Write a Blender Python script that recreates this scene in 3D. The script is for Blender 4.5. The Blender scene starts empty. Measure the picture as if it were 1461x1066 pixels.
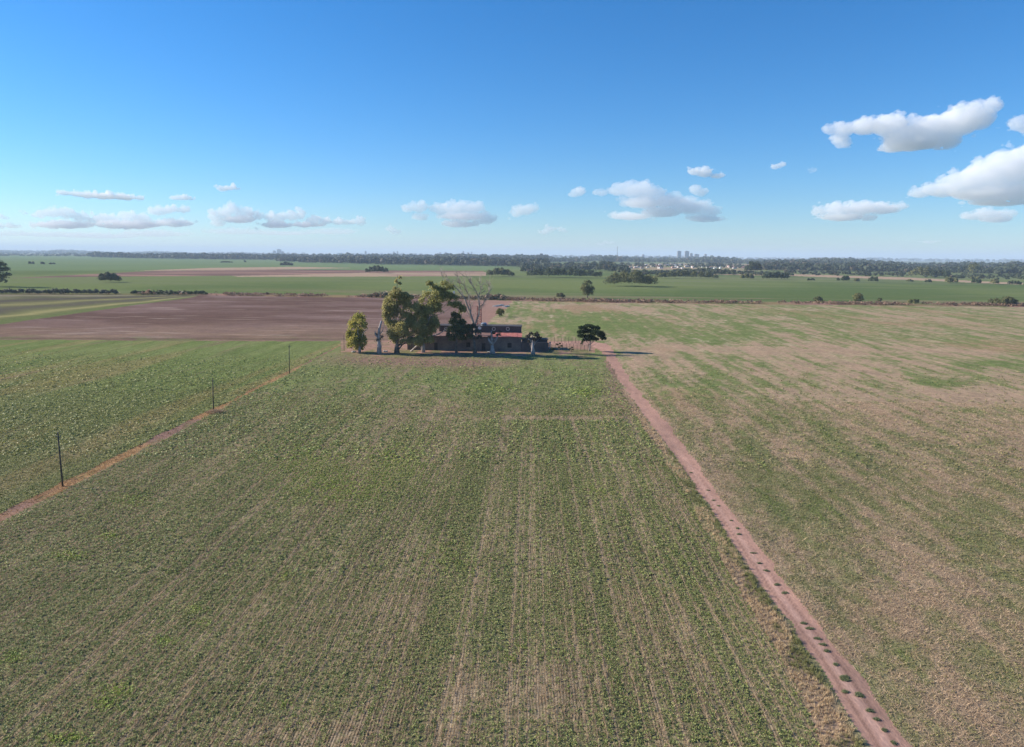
import bpy, bmesh, math, random
import numpy as np
from mathutils import Matrix, Vector, Euler

C = bpy.context.scene.collection
R = math.radians
RNG = np.random.default_rng(7)
random.seed(7)

# ------------------------------------------------------------------ camera
W, HP = 1461.0, 1066.0
F, CX, CY = 1013.0, 730.5, 533.0
H = 30.0                                   # the drone's height over the field
PITCH = math.atan((CY - 364.5) / F)
ROLL = math.atan(14.0 / W)
YAW = math.atan(27.0 / F)
ROT = Matrix.Rotation(YAW, 3, 'Z') @ Matrix.Rotation(R(90) - PITCH, 3, 'X') @ Matrix.Rotation(ROLL, 3, 'Z')
RN = np.array(ROT)
cam_data = bpy.data.cameras.new('camera')
cam = bpy.data.objects.new('camera', cam_data)
C.objects.link(cam)
cam.location = (0, 0, H)
cam.rotation_euler = ROT.to_euler()
cam_data.sensor_width = 36.0
cam_data.lens = F / W * 36.0
cam_data.clip_start = 0.5
cam_data.clip_end = 120000
bpy.context.scene.camera = cam


def ray(px, py):
    return RN @ np.array([(px - CX) / F, -(py - CY) / F, -1.0])


def G(px, py, z=0.0):
    """the point of the plane z that the photograph shows at a pixel"""
    d = ray(px, py)
    t = (z - H) / d[2]
    return Vector((d[0] * t, d[1] * t, z))


def at(px, py, dist):
    """the point at forward distance dist seen at a pixel"""
    d = ray(px, py)
    t = dist / d[1]
    return Vector((d[0] * t, d[1] * t, H + d[2] * t))


def mpp(y):
    return y / F


def project(x, y, z=0.0):
    q = np.stack([x, y, np.full_like(x, z) - H], -1) @ RN
    return CX + F * q[..., 0] / -q[..., 2], CY - F * q[..., 1] / -q[..., 2]


# ------------------------------------------------------------------ noise in numpy
def _hash(ix, iy, seed):
    h = (ix.astype(np.int64) * 374761393 + iy.astype(np.int64) * 668265263 + seed * 1442695041) & 0xFFFFFFFF
    h = ((h ^ (h >> 13)) * 1274126177) & 0xFFFFFFFF
    h = (h ^ (h >> 16)) & 0xFFFFFF
    return h / float(0xFFFFFF)


def vnoise(x, y, seed=0):
    ix, iy = np.floor(x), np.floor(y)
    fx, fy = x - ix, y - iy
    fx, fy = fx * fx * (3 - 2 * fx), fy * fy * (3 - 2 * fy)
    a, b = _hash(ix, iy, seed), _hash(ix + 1, iy, seed)
    c, d = _hash(ix, iy + 1, seed), _hash(ix + 1, iy + 1, seed)
    return (a * (1 - fx) + b * fx) * (1 - fy) + (c * (1 - fx) + d * fx) * fy


def fbm(x, y, seed=0, octs=4):
    s, a, t = 0, 0.5, 0
    for k in range(octs):
        s = s + a * vnoise(x, y, seed + 17 * k)
        t += a
        a *= 0.5
        x, y = x * 2.03 + 11.3, y * 2.03 + 5.7
    return s / t


def sstep(a, b, x):
    t = np.clip((x - a) / (b - a), 0, 1)
    return t * t * (3 - 2 * t)


def mixc(a, b, t):
    return a * (1 - t[..., None]) + np.asarray(b, float) * t[..., None]


def inside(poly, px, py):
    r = np.zeros(px.shape, bool)
    n = len(poly)
    for i in range(n):
        x0, y0 = poly[i]
        x1, y1 = poly[(i + 1) % n]
        if y0 == y1:
            continue
        c = ((y0 > py) != (y1 > py)) & (px < (x1 - x0) * (py - y0) / (y1 - y0) + x0)
        r ^= c
    return r


def curve(x, pts):
    p = np.array(pts, float)
    return np.interp(x, p[:, 0], p[:, 1])


# ------------------------------------------------------------------ mesh helpers
def link_mesh(name, verts, faces, m, parent=None, col=None, smooth=False):
    """faces: (n,4) or (n,3) int array; col: per-vertex rgba"""
    verts = np.ascontiguousarray(verts, np.float32)
    faces = np.ascontiguousarray(faces, np.int32)
    k = faces.shape[1]
    me = bpy.data.meshes.new(name)
    me.vertices.add(len(verts))
    me.vertices.foreach_set('co', verts.ravel())
    me.loops.add(faces.size)
    me.loops.foreach_set('vertex_index', faces.ravel())
    me.polygons.add(len(faces))
    me.polygons.foreach_set('loop_start', np.arange(0, faces.size, k, dtype=np.int32))
    if col is not None:
        a = me.attributes.new('col', 'FLOAT_COLOR', 'POINT')
        a.data.foreach_set('color', np.ascontiguousarray(col, np.float32).ravel())
    me.update(calc_edges=True)
    if smooth:
        me.polygons.foreach_set('use_smooth', np.ones(len(faces), bool))
    me.materials.append(m)
    o = bpy.data.objects.new(name, me)
    C.objects.link(o)
    if parent is not None:
        o.parent = parent
        # the parts are modelled in world space
        o.matrix_parent_inverse = Matrix.Translation(-Vector(parent.location))
    return o


class MB:
    """collects shapes in world space and links them as ONE mesh"""

    def __init__(self):
        self.v, self.f = [], []

    def add(self, vs, fs):
        n = len(self.v)
        self.v += [tuple(v) for v in vs]
        self.f += [tuple(i + n for i in f) for f in fs]

    def box(self, x0, x1, y0, y1, z0, z1, jit=0.0):
        vs = [(x, y, z) for z in (z0, z1) for x, y in ((x0, y0), (x1, y0), (x1, y1), (x0, y1))]
        if jit:
            vs = [tuple(c + random.uniform(-jit, jit) for c in v) for v in vs]
        self.add(vs, [(3, 2, 1, 0), (4, 5, 6, 7), (0, 1, 5, 4), (1, 2, 6, 5), (2, 3, 7, 6), (3, 0, 4, 7)])

    def prism(self, pts, y0, y1):
        """outline in x,z pushed through y"""
        n = len(pts)
        vs = [(x, y0, z) for x, z in pts] + [(x, y1, z) for x, z in pts]
        self.add(vs, [tuple(range(n)), tuple(range(2 * n - 1, n - 1, -1))] + [(i, i + n, (i + 1) % n + n, (i + 1) % n) for i in range(n)])

    def tube(self, pts, rads, n=7, wob=0.0):
        pts = [Vector(p) for p in pts]
        rings = []
        for i, p in enumerate(pts):
            d = (pts[min(i + 1, len(pts) - 1)] - pts[max(i - 1, 0)])
            d = d.normalized() if d.length > 1e-6 else Vector((0, 0, 1))
            u = d.cross(Vector((0.31, 0.95, 0.05)))
            if u.length < 1e-3:
                u = d.cross(Vector((1, 0, 0)))
            u.normalize()
            w = d.cross(u)
            rings.append([p + (u * math.cos(2 * math.pi * k / n) + w * math.sin(2 * math.pi * k / n)) * rads[i] * (1 + random.uniform(-wob, wob)) for k in range(n)])
        vs = [v for r in rings for v in r]
        fs = []
        for i in range(len(pts) - 1):
            for k in range(n):
                a, b = i * n + k, i * n + (k + 1) % n
                fs.append((a, b, b + n, a + n))
        fs.append(tuple(range(n - 1, -1, -1)))
        fs.append(tuple((len(pts) - 1) * n + k for k in range(n)))
        self.add(vs, fs)

    def build(self, name, m, parent=None, smooth=False):
        me = bpy.data.meshes.new(name)
        me.from_pydata(self.v, [], self.f)
        bm = bmesh.new()
        bm.from_mesh(me)
        bmesh.ops.recalc_face_normals(bm, faces=bm.faces)
        bm.to_mesh(me)
        bm.free()
        if smooth:
            me.polygons.foreach_set('use_smooth', np.ones(len(me.polygons), bool))
        me.materials.append(m)
        o = bpy.data.objects.new(name, me)
        C.objects.link(o)
        if parent is not None:
            o.parent = parent
            o.matrix_parent_inverse = Matrix.Translation(-Vector(parent.location))
        return o


def tag(o, label=None, cat=None, group=None, kind=None):
    if label:
        assert 4 <= len(label.split()) <= 16, label
        o['label'] = label
    if cat:
        o['category'] = cat
    if group:
        o['group'] = group
    if kind:
        o['kind'] = kind
    return o


def thing(name, loc, label, cat, group=None):
    o = bpy.data.objects.new(name, None)
    o.location = loc
    o.empty_display_size = 0.5
    C.objects.link(o)
    return tag(o, label, cat, group)


# ------------------------------------------------------------------ materials
def mat(name):
    m = bpy.data.materials.new(name)
    m.use_nodes = True
    nt = m.node_tree
    nt.nodes.clear()
    out = nt.nodes.new('ShaderNodeOutputMaterial')
    b = nt.nodes.new('ShaderNodeBsdfPrincipled')
    nt.links.new(b.outputs[0], out.inputs[0])
    b.inputs['Roughness'].default_value = 0.85
    b.inputs['Specular IOR Level'].default_value = 0.15
    return m, nt, b, out


def node(nt, t, **kw):
    n = nt.nodes.new(t)
    for k, v in kw.items():
        setattr(n, k, v)
    return n


def noise(nt, scale, detail=3, rough=0.55, vec=None):
    n = node(nt, 'ShaderNodeTexNoise')
    n.inputs['Scale'].default_value = scale
    n.inputs['Detail'].default_value = detail
    n.inputs['Roughness'].default_value = rough
    if vec is not None:
        nt.links.new(vec, n.inputs['Vector'])
    return n


def ramp(nt, fac, stops):
    r = node(nt, 'ShaderNodeValToRGB')
    while len(r.color_ramp.elements) < len(stops):
        r.color_ramp.elements.new(0.5)
    for e, (p, c) in zip(r.color_ramp.elements, stops):
        e.position = p
        e.color = (*c, 1) if len(c) == 3 else c
    nt.links.new(fac, r.inputs[0])
    return r


def mul(nt, a, b, fac=1.0, mode='MULTIPLY'):
    m = node(nt, 'ShaderNodeMix', data_type='RGBA', blend_type=mode)
    m.inputs['Factor'].default_value = fac
    nt.links.new(a, m.inputs['A'])
    nt.links.new(b, m.inputs['B'])
    return m.outputs['Result']


def simple_mat(name, c0, c1, scale=3.0, rough=0.85, bump=0.0, c2=None):
    m, nt, b, out = mat(name)
    tc = node(nt, 'ShaderNodeTexCoord')
    n = noise(nt, scale, 5, 0.6, tc.outputs['Object'])
    st = [(0.3, c0), (0.62, c1)] + ([(0.75, c2)] if c2 else [])
    r = ramp(nt, n.outputs['Fac'], st)
    nt.links.new(r.outputs[0], b.inputs['Base Color'])
    b.inputs['Roughness'].default_value = rough
    if bump:
        bp = node(nt, 'ShaderNodeBump')
        bp.inputs['Strength'].default_value = 0.8
        bp.inputs['Distance'].default_value = bump
        nt.links.new(n.outputs['Fac'], bp.inputs['Height'])
        nt.links.new(bp.outputs[0], b.inputs['Normal'])
    return m


def leaf_mat(name, trans=0.3, rough=0.6):
    """leaves: the colour of each leaf sits in its mesh; thin, so some light comes through"""
    m, nt, b, out = mat(name)
    a = node(nt, 'ShaderNodeAttribute', attribute_name='col')
    nt.links.new(a.outputs['Color'], b.inputs['Base Color'])
    b.inputs['Roughness'].default_value = rough
    b.inputs['Specular IOR Level'].default_value = 0.25
    t = node(nt, 'ShaderNodeBsdfTranslucent')
    nt.links.new(a.outputs['Color'], t.inputs[0])
    mx = node(nt, 'ShaderNodeMixShader')
    mx.inputs[0].default_value = trans
    nt.links.new(b.outputs[0], mx.inputs[1])
    nt.links.new(t.outputs[0], mx.inputs[2])
    nt.links.new(mx.outputs[0], out.inputs[0])
    return m


def field_mat(name, rows=0.0, period=0.21, fine=0.5, bump=0.05, streak=3.0):
    """ground cover: the colour map made of noise, broken up by clods, litter and drilled rows"""
    m, nt, b, out = mat(name)
    a = node(nt, 'ShaderNodeAttribute', attribute_name='col')
    tc = node(nt, 'ShaderNodeTexCoord')
    mp = node(nt, 'ShaderNodeMapping')
    mp.inputs['Scale'].default_value = (1, 1.0 / streak, 1)
    nt.links.new(tc.outputs['Object'], mp.inputs[0])
    n1 = noise(nt, 5.5, 4, 0.65, mp.outputs[0])
    n2 = noise(nt, 0.9, 4, 0.6, mp.outputs[0])
    n3 = noise(nt, 0.16, 3, 0.6, mp.outputs[0])
    lo, hi = 1 - fine, 1 + fine
    r1 = ramp(nt, n1.outputs['Fac'], [(0.3, (lo, lo, lo * 1.02)), (0.7, (hi, hi * .98, hi * .95))])
    r2 = ramp(nt, n2.outputs['Fac'], [(0.3, (1 - fine * .6,) * 3), (0.7, (1 + fine * .55, 1 + fine * .52, 1 + fine * .5))])
    r3 = ramp(nt, n3.outputs['Fac'], [(0.3, (0.86, 0.88, 0.86)), (0.7, (1.14, 1.12, 1.1))])
    c = mul(nt, a.outputs['Color'], r1.outputs[0])
    c = mul(nt, c, r2.outputs[0])
    c = mul(nt, c, r3.outputs[0])
    hgt = n1.outputs['Fac']
    if rows:
        sx = node(nt, 'ShaderNodeSeparateXYZ')
        nt.links.new(tc.outputs['Object'], sx.inputs[0])
        wob = noise(nt, 0.35, 2, 0.5, tc.outputs['Object'])
        k = node(nt, 'ShaderNodeMath', operation='MULTIPLY_ADD')
        nt.links.new(wob.outputs['Fac'], k.inputs[0])
        k.inputs[1].default_value = 0.16
        nt.links.new(sx.outputs[0], k.inputs[2])
        s = node(nt, 'ShaderNodeMath', operation='MULTIPLY')
        nt.links.new(k.outputs[0], s.inputs[0])
        s.inputs[1].default_value = 2 * math.pi / period
        sn = node(nt, 'ShaderNodeMath', operation='SINE')
        nt.links.new(s.outputs[0], sn.inputs[0])
        mr = node(nt, 'ShaderNodeMapRange')
        mr.inputs['From Min'].default_value = -1
        mr.inputs['From Max'].default_value = 1
        mr.inputs['To Min'].default_value = 1 - rows
        mr.inputs['To Max'].default_value = 1 + rows
        nt.links.new(sn.outputs[0], mr.inputs['Value'])
        st = node(nt, 'ShaderNodeMix', data_type='FLOAT')
        nt.links.new(a.outputs['Alpha'], st.inputs['Factor'])
        st.inputs['A'].default_value = 1.0
        nt.links.new(mr.outputs[0], st.inputs['B'])
        cc = node(nt, 'ShaderNodeVectorMath', operation='SCALE')
        nt.links.new(c, cc.inputs[0])
        nt.links.new(st.outputs['Result'], cc.inputs['Scale'])
        c = cc.outputs[0]
    nt.links.new(c, b.inputs['Base Color'])
    b.inputs['Specular IOR Level'].default_value = 0.0
    b.inputs['Roughness'].default_value = 1.0
    ad = node(nt, 'ShaderNodeMath', operation='ADD')
    nt.links.new(n1.outputs['Fac'], ad.inputs[0])
    nt.links.new(n2.outputs['Fac'], ad.inputs[1])
    bp = node(nt, 'ShaderNodeBump')
    bp.inputs['Strength'].default_value = 1.0
    bp.inputs['Distance'].default_value = bump
    nt.links.new(ad.outputs[0], bp.inputs['Height'])
    nt.links.new(bp.outputs[0], b.inputs['Normal'])
    return m


# ------------------------------------------------------------------ what lies where: lines of the photograph, put on the ground
HEDGE = [(-1500, 404), (0, 419.5), (300, 420.5), (560, 423.5), (850, 430), (1461, 436), (3000, 452)]
ROAD_L = [(1380, 1250), (1290, 1150), (1236, 1063), (1209, 1019), (1159, 936), (1110, 870), (1066, 804), (1022, 738), (967, 656), (917, 590), (873, 524), (862, 505), (852, 497), (838, 493), (800, 491.5), (786, 491.5)]
ROAD_R = [(1460, 1250), (1368, 1150), (1302, 1066), (1264, 1013), (1220, 953), (1165, 887), (1121, 832), (1071, 766), (1022, 705), (983, 645), (939, 587), (898, 540), (879, 508), (874, 496), (866, 490), (850, 487.5), (820, 487), (786, 487)]
ROAD = ROAD_L + ROAD_R[::-1]
DIAG = [(-400, 520), (0, 463), (140, 443), (275, 424), (290, 420)]
PLOUGH_B = [(-1500, 474), (0, 485.5), (490, 486.5), (560, 488)]


def pole_x(py):
    return 90 + (694 - py) * 1.963


FAR_PLOUGH = [(15, 397), (145, 390.5), (220, 386.5), (400, 384.5), (690, 387), (693, 391), (400, 392.5), (340, 393.4), (150, 394.8)]
FAR_TAN = [(190, 386.6), (300, 382.3), (420, 380.8), (505, 382.5), (400, 384.6)]
FAR_TAN2 = [(330, 393.6), (400, 392.4), (520, 389.3), (693, 388.3), (694, 393.6), (560, 394.6), (340, 395)]
TOWN = [(880, 377), (960, 376), (1090, 377), (1200, 380), (1200, 387), (1060, 386), (985, 387), (880, 384)]
STRIP = [(985, 391.5), (1130, 391), (1290, 396), (1461, 404), (1461, 406.5), (1290, 399), (1130, 394)]

FIELDS = ['dirt_road', 'farm_yard', 'pole_path', 'roadside_verge', 'stubble_field', 'left_pasture', 'right_pasture', 'ploughed_field',
          'market_garden_strips', 'hedge_bank', 'far_crop_field', 'far_ploughed_field', 'far_stubble_field', 'town_ground', 'ground']


def verge_w(py):
    return np.interp(py, [520, 600, 700, 800, 950, 1066, 1250], [6, 12, 22, 32, 48, 62, 80])


def classify(x, y):
    px, py = project(x, y)
    w = (fbm(x * 0.6, y * 0.25, 91, 3) - .5)
    jx = px + w * np.interp(y, [30, 100, 300, 1000], [22, 10, 3, 1.5])
    jy = py + (fbm(x * 0.08, y * 0.02, 92, 3) - .5) * np.interp(py, [365, 390, 430, 500, 700], [.3, .8, 1.6, 4, 12])
    r = np.full(x.shape, 14)
    hedge = curve(px, HEDGE)
    beyond = jy < hedge - 1.5
    near = ~beyond
    pl = pole_x(jy)
    pw = np.interp(py, [490, 560, 620, 700, 760, 1000], [1.5, 3, 6.5, 9.5, 11, 11])
    xr = curve(py, [(y_, x_) for x_, y_ in ROAD_L][::-1]) if False else None
    # near land
    rl = np.interp(jy, [p[1] for p in ROAD_L[::-1]][4:], [p[0] for p in ROAD_L[::-1]][4:])
    r[near & (jx >= rl)] = 6
    r[near & (jx < rl)] = 4
    r[near & (jx < rl) & (jx < pl - pw * .3)] = 5
    vw = verge_w(py)
    r[near & (py > 515) & (jx < rl + 3) & (jx > rl - vw)] = 3
    pw = pw * (.75 + 1.0 * fbm(x * .05, y * .07, 93, 2))
    r[near & (py > 487) & (np.abs(jx - pl) < pw)] = 2
    right = np.interp(jy, [420, 428, 440, 455, 470, 485, 489], [735, 733, 722, 702, 690, 620, 560])
    plough = near & (jy < curve(px, PLOUGH_B)) & (jx < right) & ((px > 290) | (jy > curve(px, DIAG)))
    r[near & (py < 486.5) & (jx >= right)] = 6
    r[near & (py < 486.5) & (jx < right)] = 5
    r[plough] = 7
    r[near & (px < 290) & (jy <= curve(px, DIAG))] = 8
    yard = near & (jx > 486) & (px < 850) & (jy > 486) & (jy < np.interp(px, [486, 560, 600, 780, 850], [505, 509, 506.5, 508, 503]))
    r[yard] = 1
    r[inside(ROAD, jx, jy)] = 0
    r[(jy > hedge - 1.5) & (jy < hedge + np.interp(px, [0, 300, 700, 1461], [1.2, 1.2, 2.2, 2.2]))] = 9
    # beyond the hedge line
    far = beyond & (y < 6000)
    r[far & (py > np.interp(px, [-800, 0, 400, 760, 1461], [352, 364, 368, 372, 376]))] = 10
    r[far & inside(FAR_PLOUGH, px, py)] = 11
    r[far & (inside(FAR_TAN, px, py) | inside(FAR_TAN2, px, py) | inside(STRIP, px, jy))] = 12
    r[far & inside(TOWN, px, jy)] = 13
    return r


# colours of the ground itself (albedo)
SOIL = np.array([.18, .137, .092])
LITTER = np.array([.26, .205, .133])
STRAW = np.array([.44, .345, .235])
GREEN = np.array([.155, .185, .072])
LUSH = np.array([.15, .19, .068])
YELLOW = np.array([.22, .22, .07])
PINK = np.array([.415, .25, .195])
MAUVE = np.array([.20, .125, .102])
TAN = np.array([.37, .265, .185])
ORANGE = np.array([.34, .25, .135])


def blob(px, py, lst):
    s = np.zeros(px.shape)
    for bx, by, rx, ry, a in lst:
        s += a * np.exp(-(((px - bx) / rx) ** 2 + ((py - by) / ry) ** 2))
    return s


def track(px, py, pts, w):
    """a line on the ground given by pixels, w its half width in pixels at each"""
    p = np.array(pts, float)
    o = np.argsort(p[:, 1])
    x = np.interp(py, p[o, 1], p[o, 0])
    ww = np.interp(py, [560, 1066], [w * .35, w])
    return np.exp(-((px - x) / ww) ** 2) * ((py > p[:, 1].min()) & (py < p[:, 1].max()))


STRAW_PATCH = [(800, 790, 90, 60, .42), (860, 880, 90, 90, .45), (720, 985, 130, 45, .55), (800, 1000, 110, 60, .45), (950, 940, 45, 110, .35),
               (420, 1050, 200, 30, .55), (560, 870, 60, 40, .28), (400, 930, 90, 80, .25), (760, 700, 40, 60, .25), (870, 640, 60, 40, .3),
               (600, 600, 30, 18, .35), (690, 632, 22, 8, .5), (590, 1010, 60, 40, .3), (1010, 860, 50, 120, .25), (960, 720, 40, 60, .25),
               (330, 700, 60, 40, .15), (520, 650, 40, 60, .2), (790, 596, 120, 3.5, 1.3), (200, 900, 60, 30, .2), (120, 1000, 60, 40, .15)]
GREEN_PATCH = [(600, 720, 70, 60, .2), (760, 860, 50, 60, .2), (850, 790, 40, 80, .12), (500, 990, 80, 40, .2), (250, 780, 200, 90, .12), (960, 800, 35, 60, .25),
               (790, 640, 30, 40, .15), (100, 820, 120, 60, .1), (680, 900, 60, 40, .15)]
LUSH_PATCH = [(170, 985, 22, 10, .9), (150, 1005, 20, 10, .7), (90, 1055, 40, 8, .8), (290, 890, 10, 5, .8), (235, 915, 16, 6, .7), (405, 825, 9, 5, .7), (155, 765, 14, 5, .8),
              (190, 715, 30, 10, .4), (100, 793, 25, 8, .6), (700, 555, 30, 6, .5), (560, 660, 60, 30, .35), (480, 700, 70, 25, .45), (430, 655, 60, 25, .3), (410, 1005, 10, 6, .7), (640, 800, 40, 30, .2),
              (20, 940, 20, 10, .5), (835, 560, 22, 6, .6), (730, 940, 10, 6, .6), (745, 925, 10, 5, .5), (280, 870, 14, 5, .6), (850, 700, 20, 12, .3), (1145, 765, 40, 15, .1)]


def row_line(x, y):
    """the drilled lines left bare of regrowth: straight along the rows, some strong, some hardly there"""
    xw = x - .16 * fbm(x * .35, y * .35, 97, 2)
    L = np.round(xw / .63)
    near = np.exp(-((xw - L * .63) / .10) ** 2)
    amp = sstep(.26, .56, vnoise(L * 1.37 + .5, y * .011, 12) * .55 + .45 * _hash(L, L * 0 + 3, 13))
    return near * amp


def cover_A(x, y, px, py):
    """how much of the stubble field is under green plants, 0..1"""
    s = fbm(x * .35, y * .02, 1, 4)                  # along the rows
    p = fbm(x * .09 + 3, y * .045, 2, 4)             # patches
    q = fbm(x * .8, y * .4, 3, 3)
    r1 = vnoise(x / .42 + .3 * vnoise(x * .2, y * .05, 8), y * .012, 6)
    r2 = vnoise(x / 1.1, y * .006, 7)
    c = .95 + (r1 - .5) * .6 + (r2 - .5) * .45 + (s - .5) * .45 + (p - .5) * .5 + (q - .5) * .45
    c -= .72 * blob(px, py, STRAW_PATCH)
    c += blob(px, py, GREEN_PATCH)
    c = c - 1.15 * row_line(x, y)
    back = sstep(597, 588, py)
    c = c * (1 - .65 * back) + .65 * back * (.56 + (q - .5) * 1.1 + (p - .5) * .7)
    for pts, w, a in TRACKS:
        c -= a * track(px, py, pts, w) * (.5 + fbm(x * .2, y * .06, 5, 2))
    return np.clip(c, 0.03, 1)


TRACKS = [([(815, 597), (838, 650), (870, 750), (900, 850), (925, 950), (948, 1070)], 7, .75),
          ([(803, 597), (822, 650), (848, 750), (872, 850), (890, 950), (905, 1070)], 4, .45),
          ([(722, 597), (712, 650), (694, 750), (675, 850), (660, 950), (640, 1070)], 5, .4),
          ([(758, 597), (760, 750), (764, 900), (770, 1070)], 4, .35),
          ([(660, 597), (628, 680), (560, 800), (500, 930), (440, 1070)], 6, .3),
          ([(560, 597), (520, 650), (440, 760), (330, 900), (205, 1070)], 9, .35),
          ([(900, 597), (928, 680), (985, 800), (1030, 900), (1120, 1070)], 5, .35),
          ([(470, 590), (380, 660), (250, 770), (100, 890), (0, 970)], 8, .22)]
RIGHT_GREEN = [(1000, 455, 250, 18, .18), (800, 450, 90, 22, .35), (870, 470, 80, 14, .28), (1060, 480, 60, 12, .3), (1150, 725, 110, 50, .3), (1250, 700, 90, 50, .2), (1350, 760, 110, 60, .22),
               (1420, 520, 60, 5, .8), (1340, 547, 70, 6, .8), (1400, 585, 60, 8, .6), (1060, 640, 40, 50, .2), (1000, 600, 30, 60, .2), (1180, 800, 60, 60, .1), (1290, 960, 60, 30, .15), (1400, 950, 80, 50, .12),
               (1130, 550, 20, 6, .3), (1040, 545, 80, 10, .18), (1440, 700, 60, 50, .25), (1430, 870, 60, 40, .25)]
RIGHT_TAN = [(1000, 497, 130, 7, .4), (1150, 500, 120, 8, .3), (1380, 500, 160, 6, .35), (1280, 520, 80, 8, .35), (1390, 567, 110, 18, .5), (1180, 560, 90, 20, .2), (1100, 580, 80, 40, .2), (1280, 600, 120, 40, .2),
             (1040, 560, 40, 30, .15), (1230, 740, 60, 40, .2), (1330, 680, 80, 30, .2), (1130, 690, 30, 60, .15), (1210, 870, 40, 40, .25), (1300, 880, 70, 40, .2), (1420, 1010, 60, 40, .25), (1450, 640, 40, 40, .15),
             (830, 437, 60, 4, .5), (880, 441, 90, 3, .35), (830, 440, 60, 8, .2), (1290, 850, 30, 60, .2)]


def cover_R(x, y, px, py):
    s = fbm(x * .12, y * .022, 31, 4)
    p = fbm(x * .04 + 9, y * .03, 32, 4)
    q = fbm(x * .9, y * .5, 33, 3)
    q2 = fbm(x * .4, y * .07, 36, 3)
    r1 = vnoise(x / .8 + vnoise(x * .1, y * .02, 37), y * .02, 38)
    c = .47 + (s - .5) * .55 + (p - .5) * .4 + (q - .5) * .8 + (q2 - .5) * .8 + (r1 - .5) * .38
    c += .62 * blob(px, py, RIGHT_GREEN) - .8 * blob(px, py, RIGHT_TAN)
    return np.clip(c, 0.02, 1)


def cover_L(x, y, px, py):
    s = fbm(x * .22, y * .018, 41, 4)
    p = fbm(x * .05 + 2, y * .02, 42, 4)
    r1 = vnoise(x / .5, y * .01, 44)
    c = .84 + (r1 - .5) * .5 + (s - .5) * .9 + (p - .5) * .6
    return np.clip(c, 0.05, 1)


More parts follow.
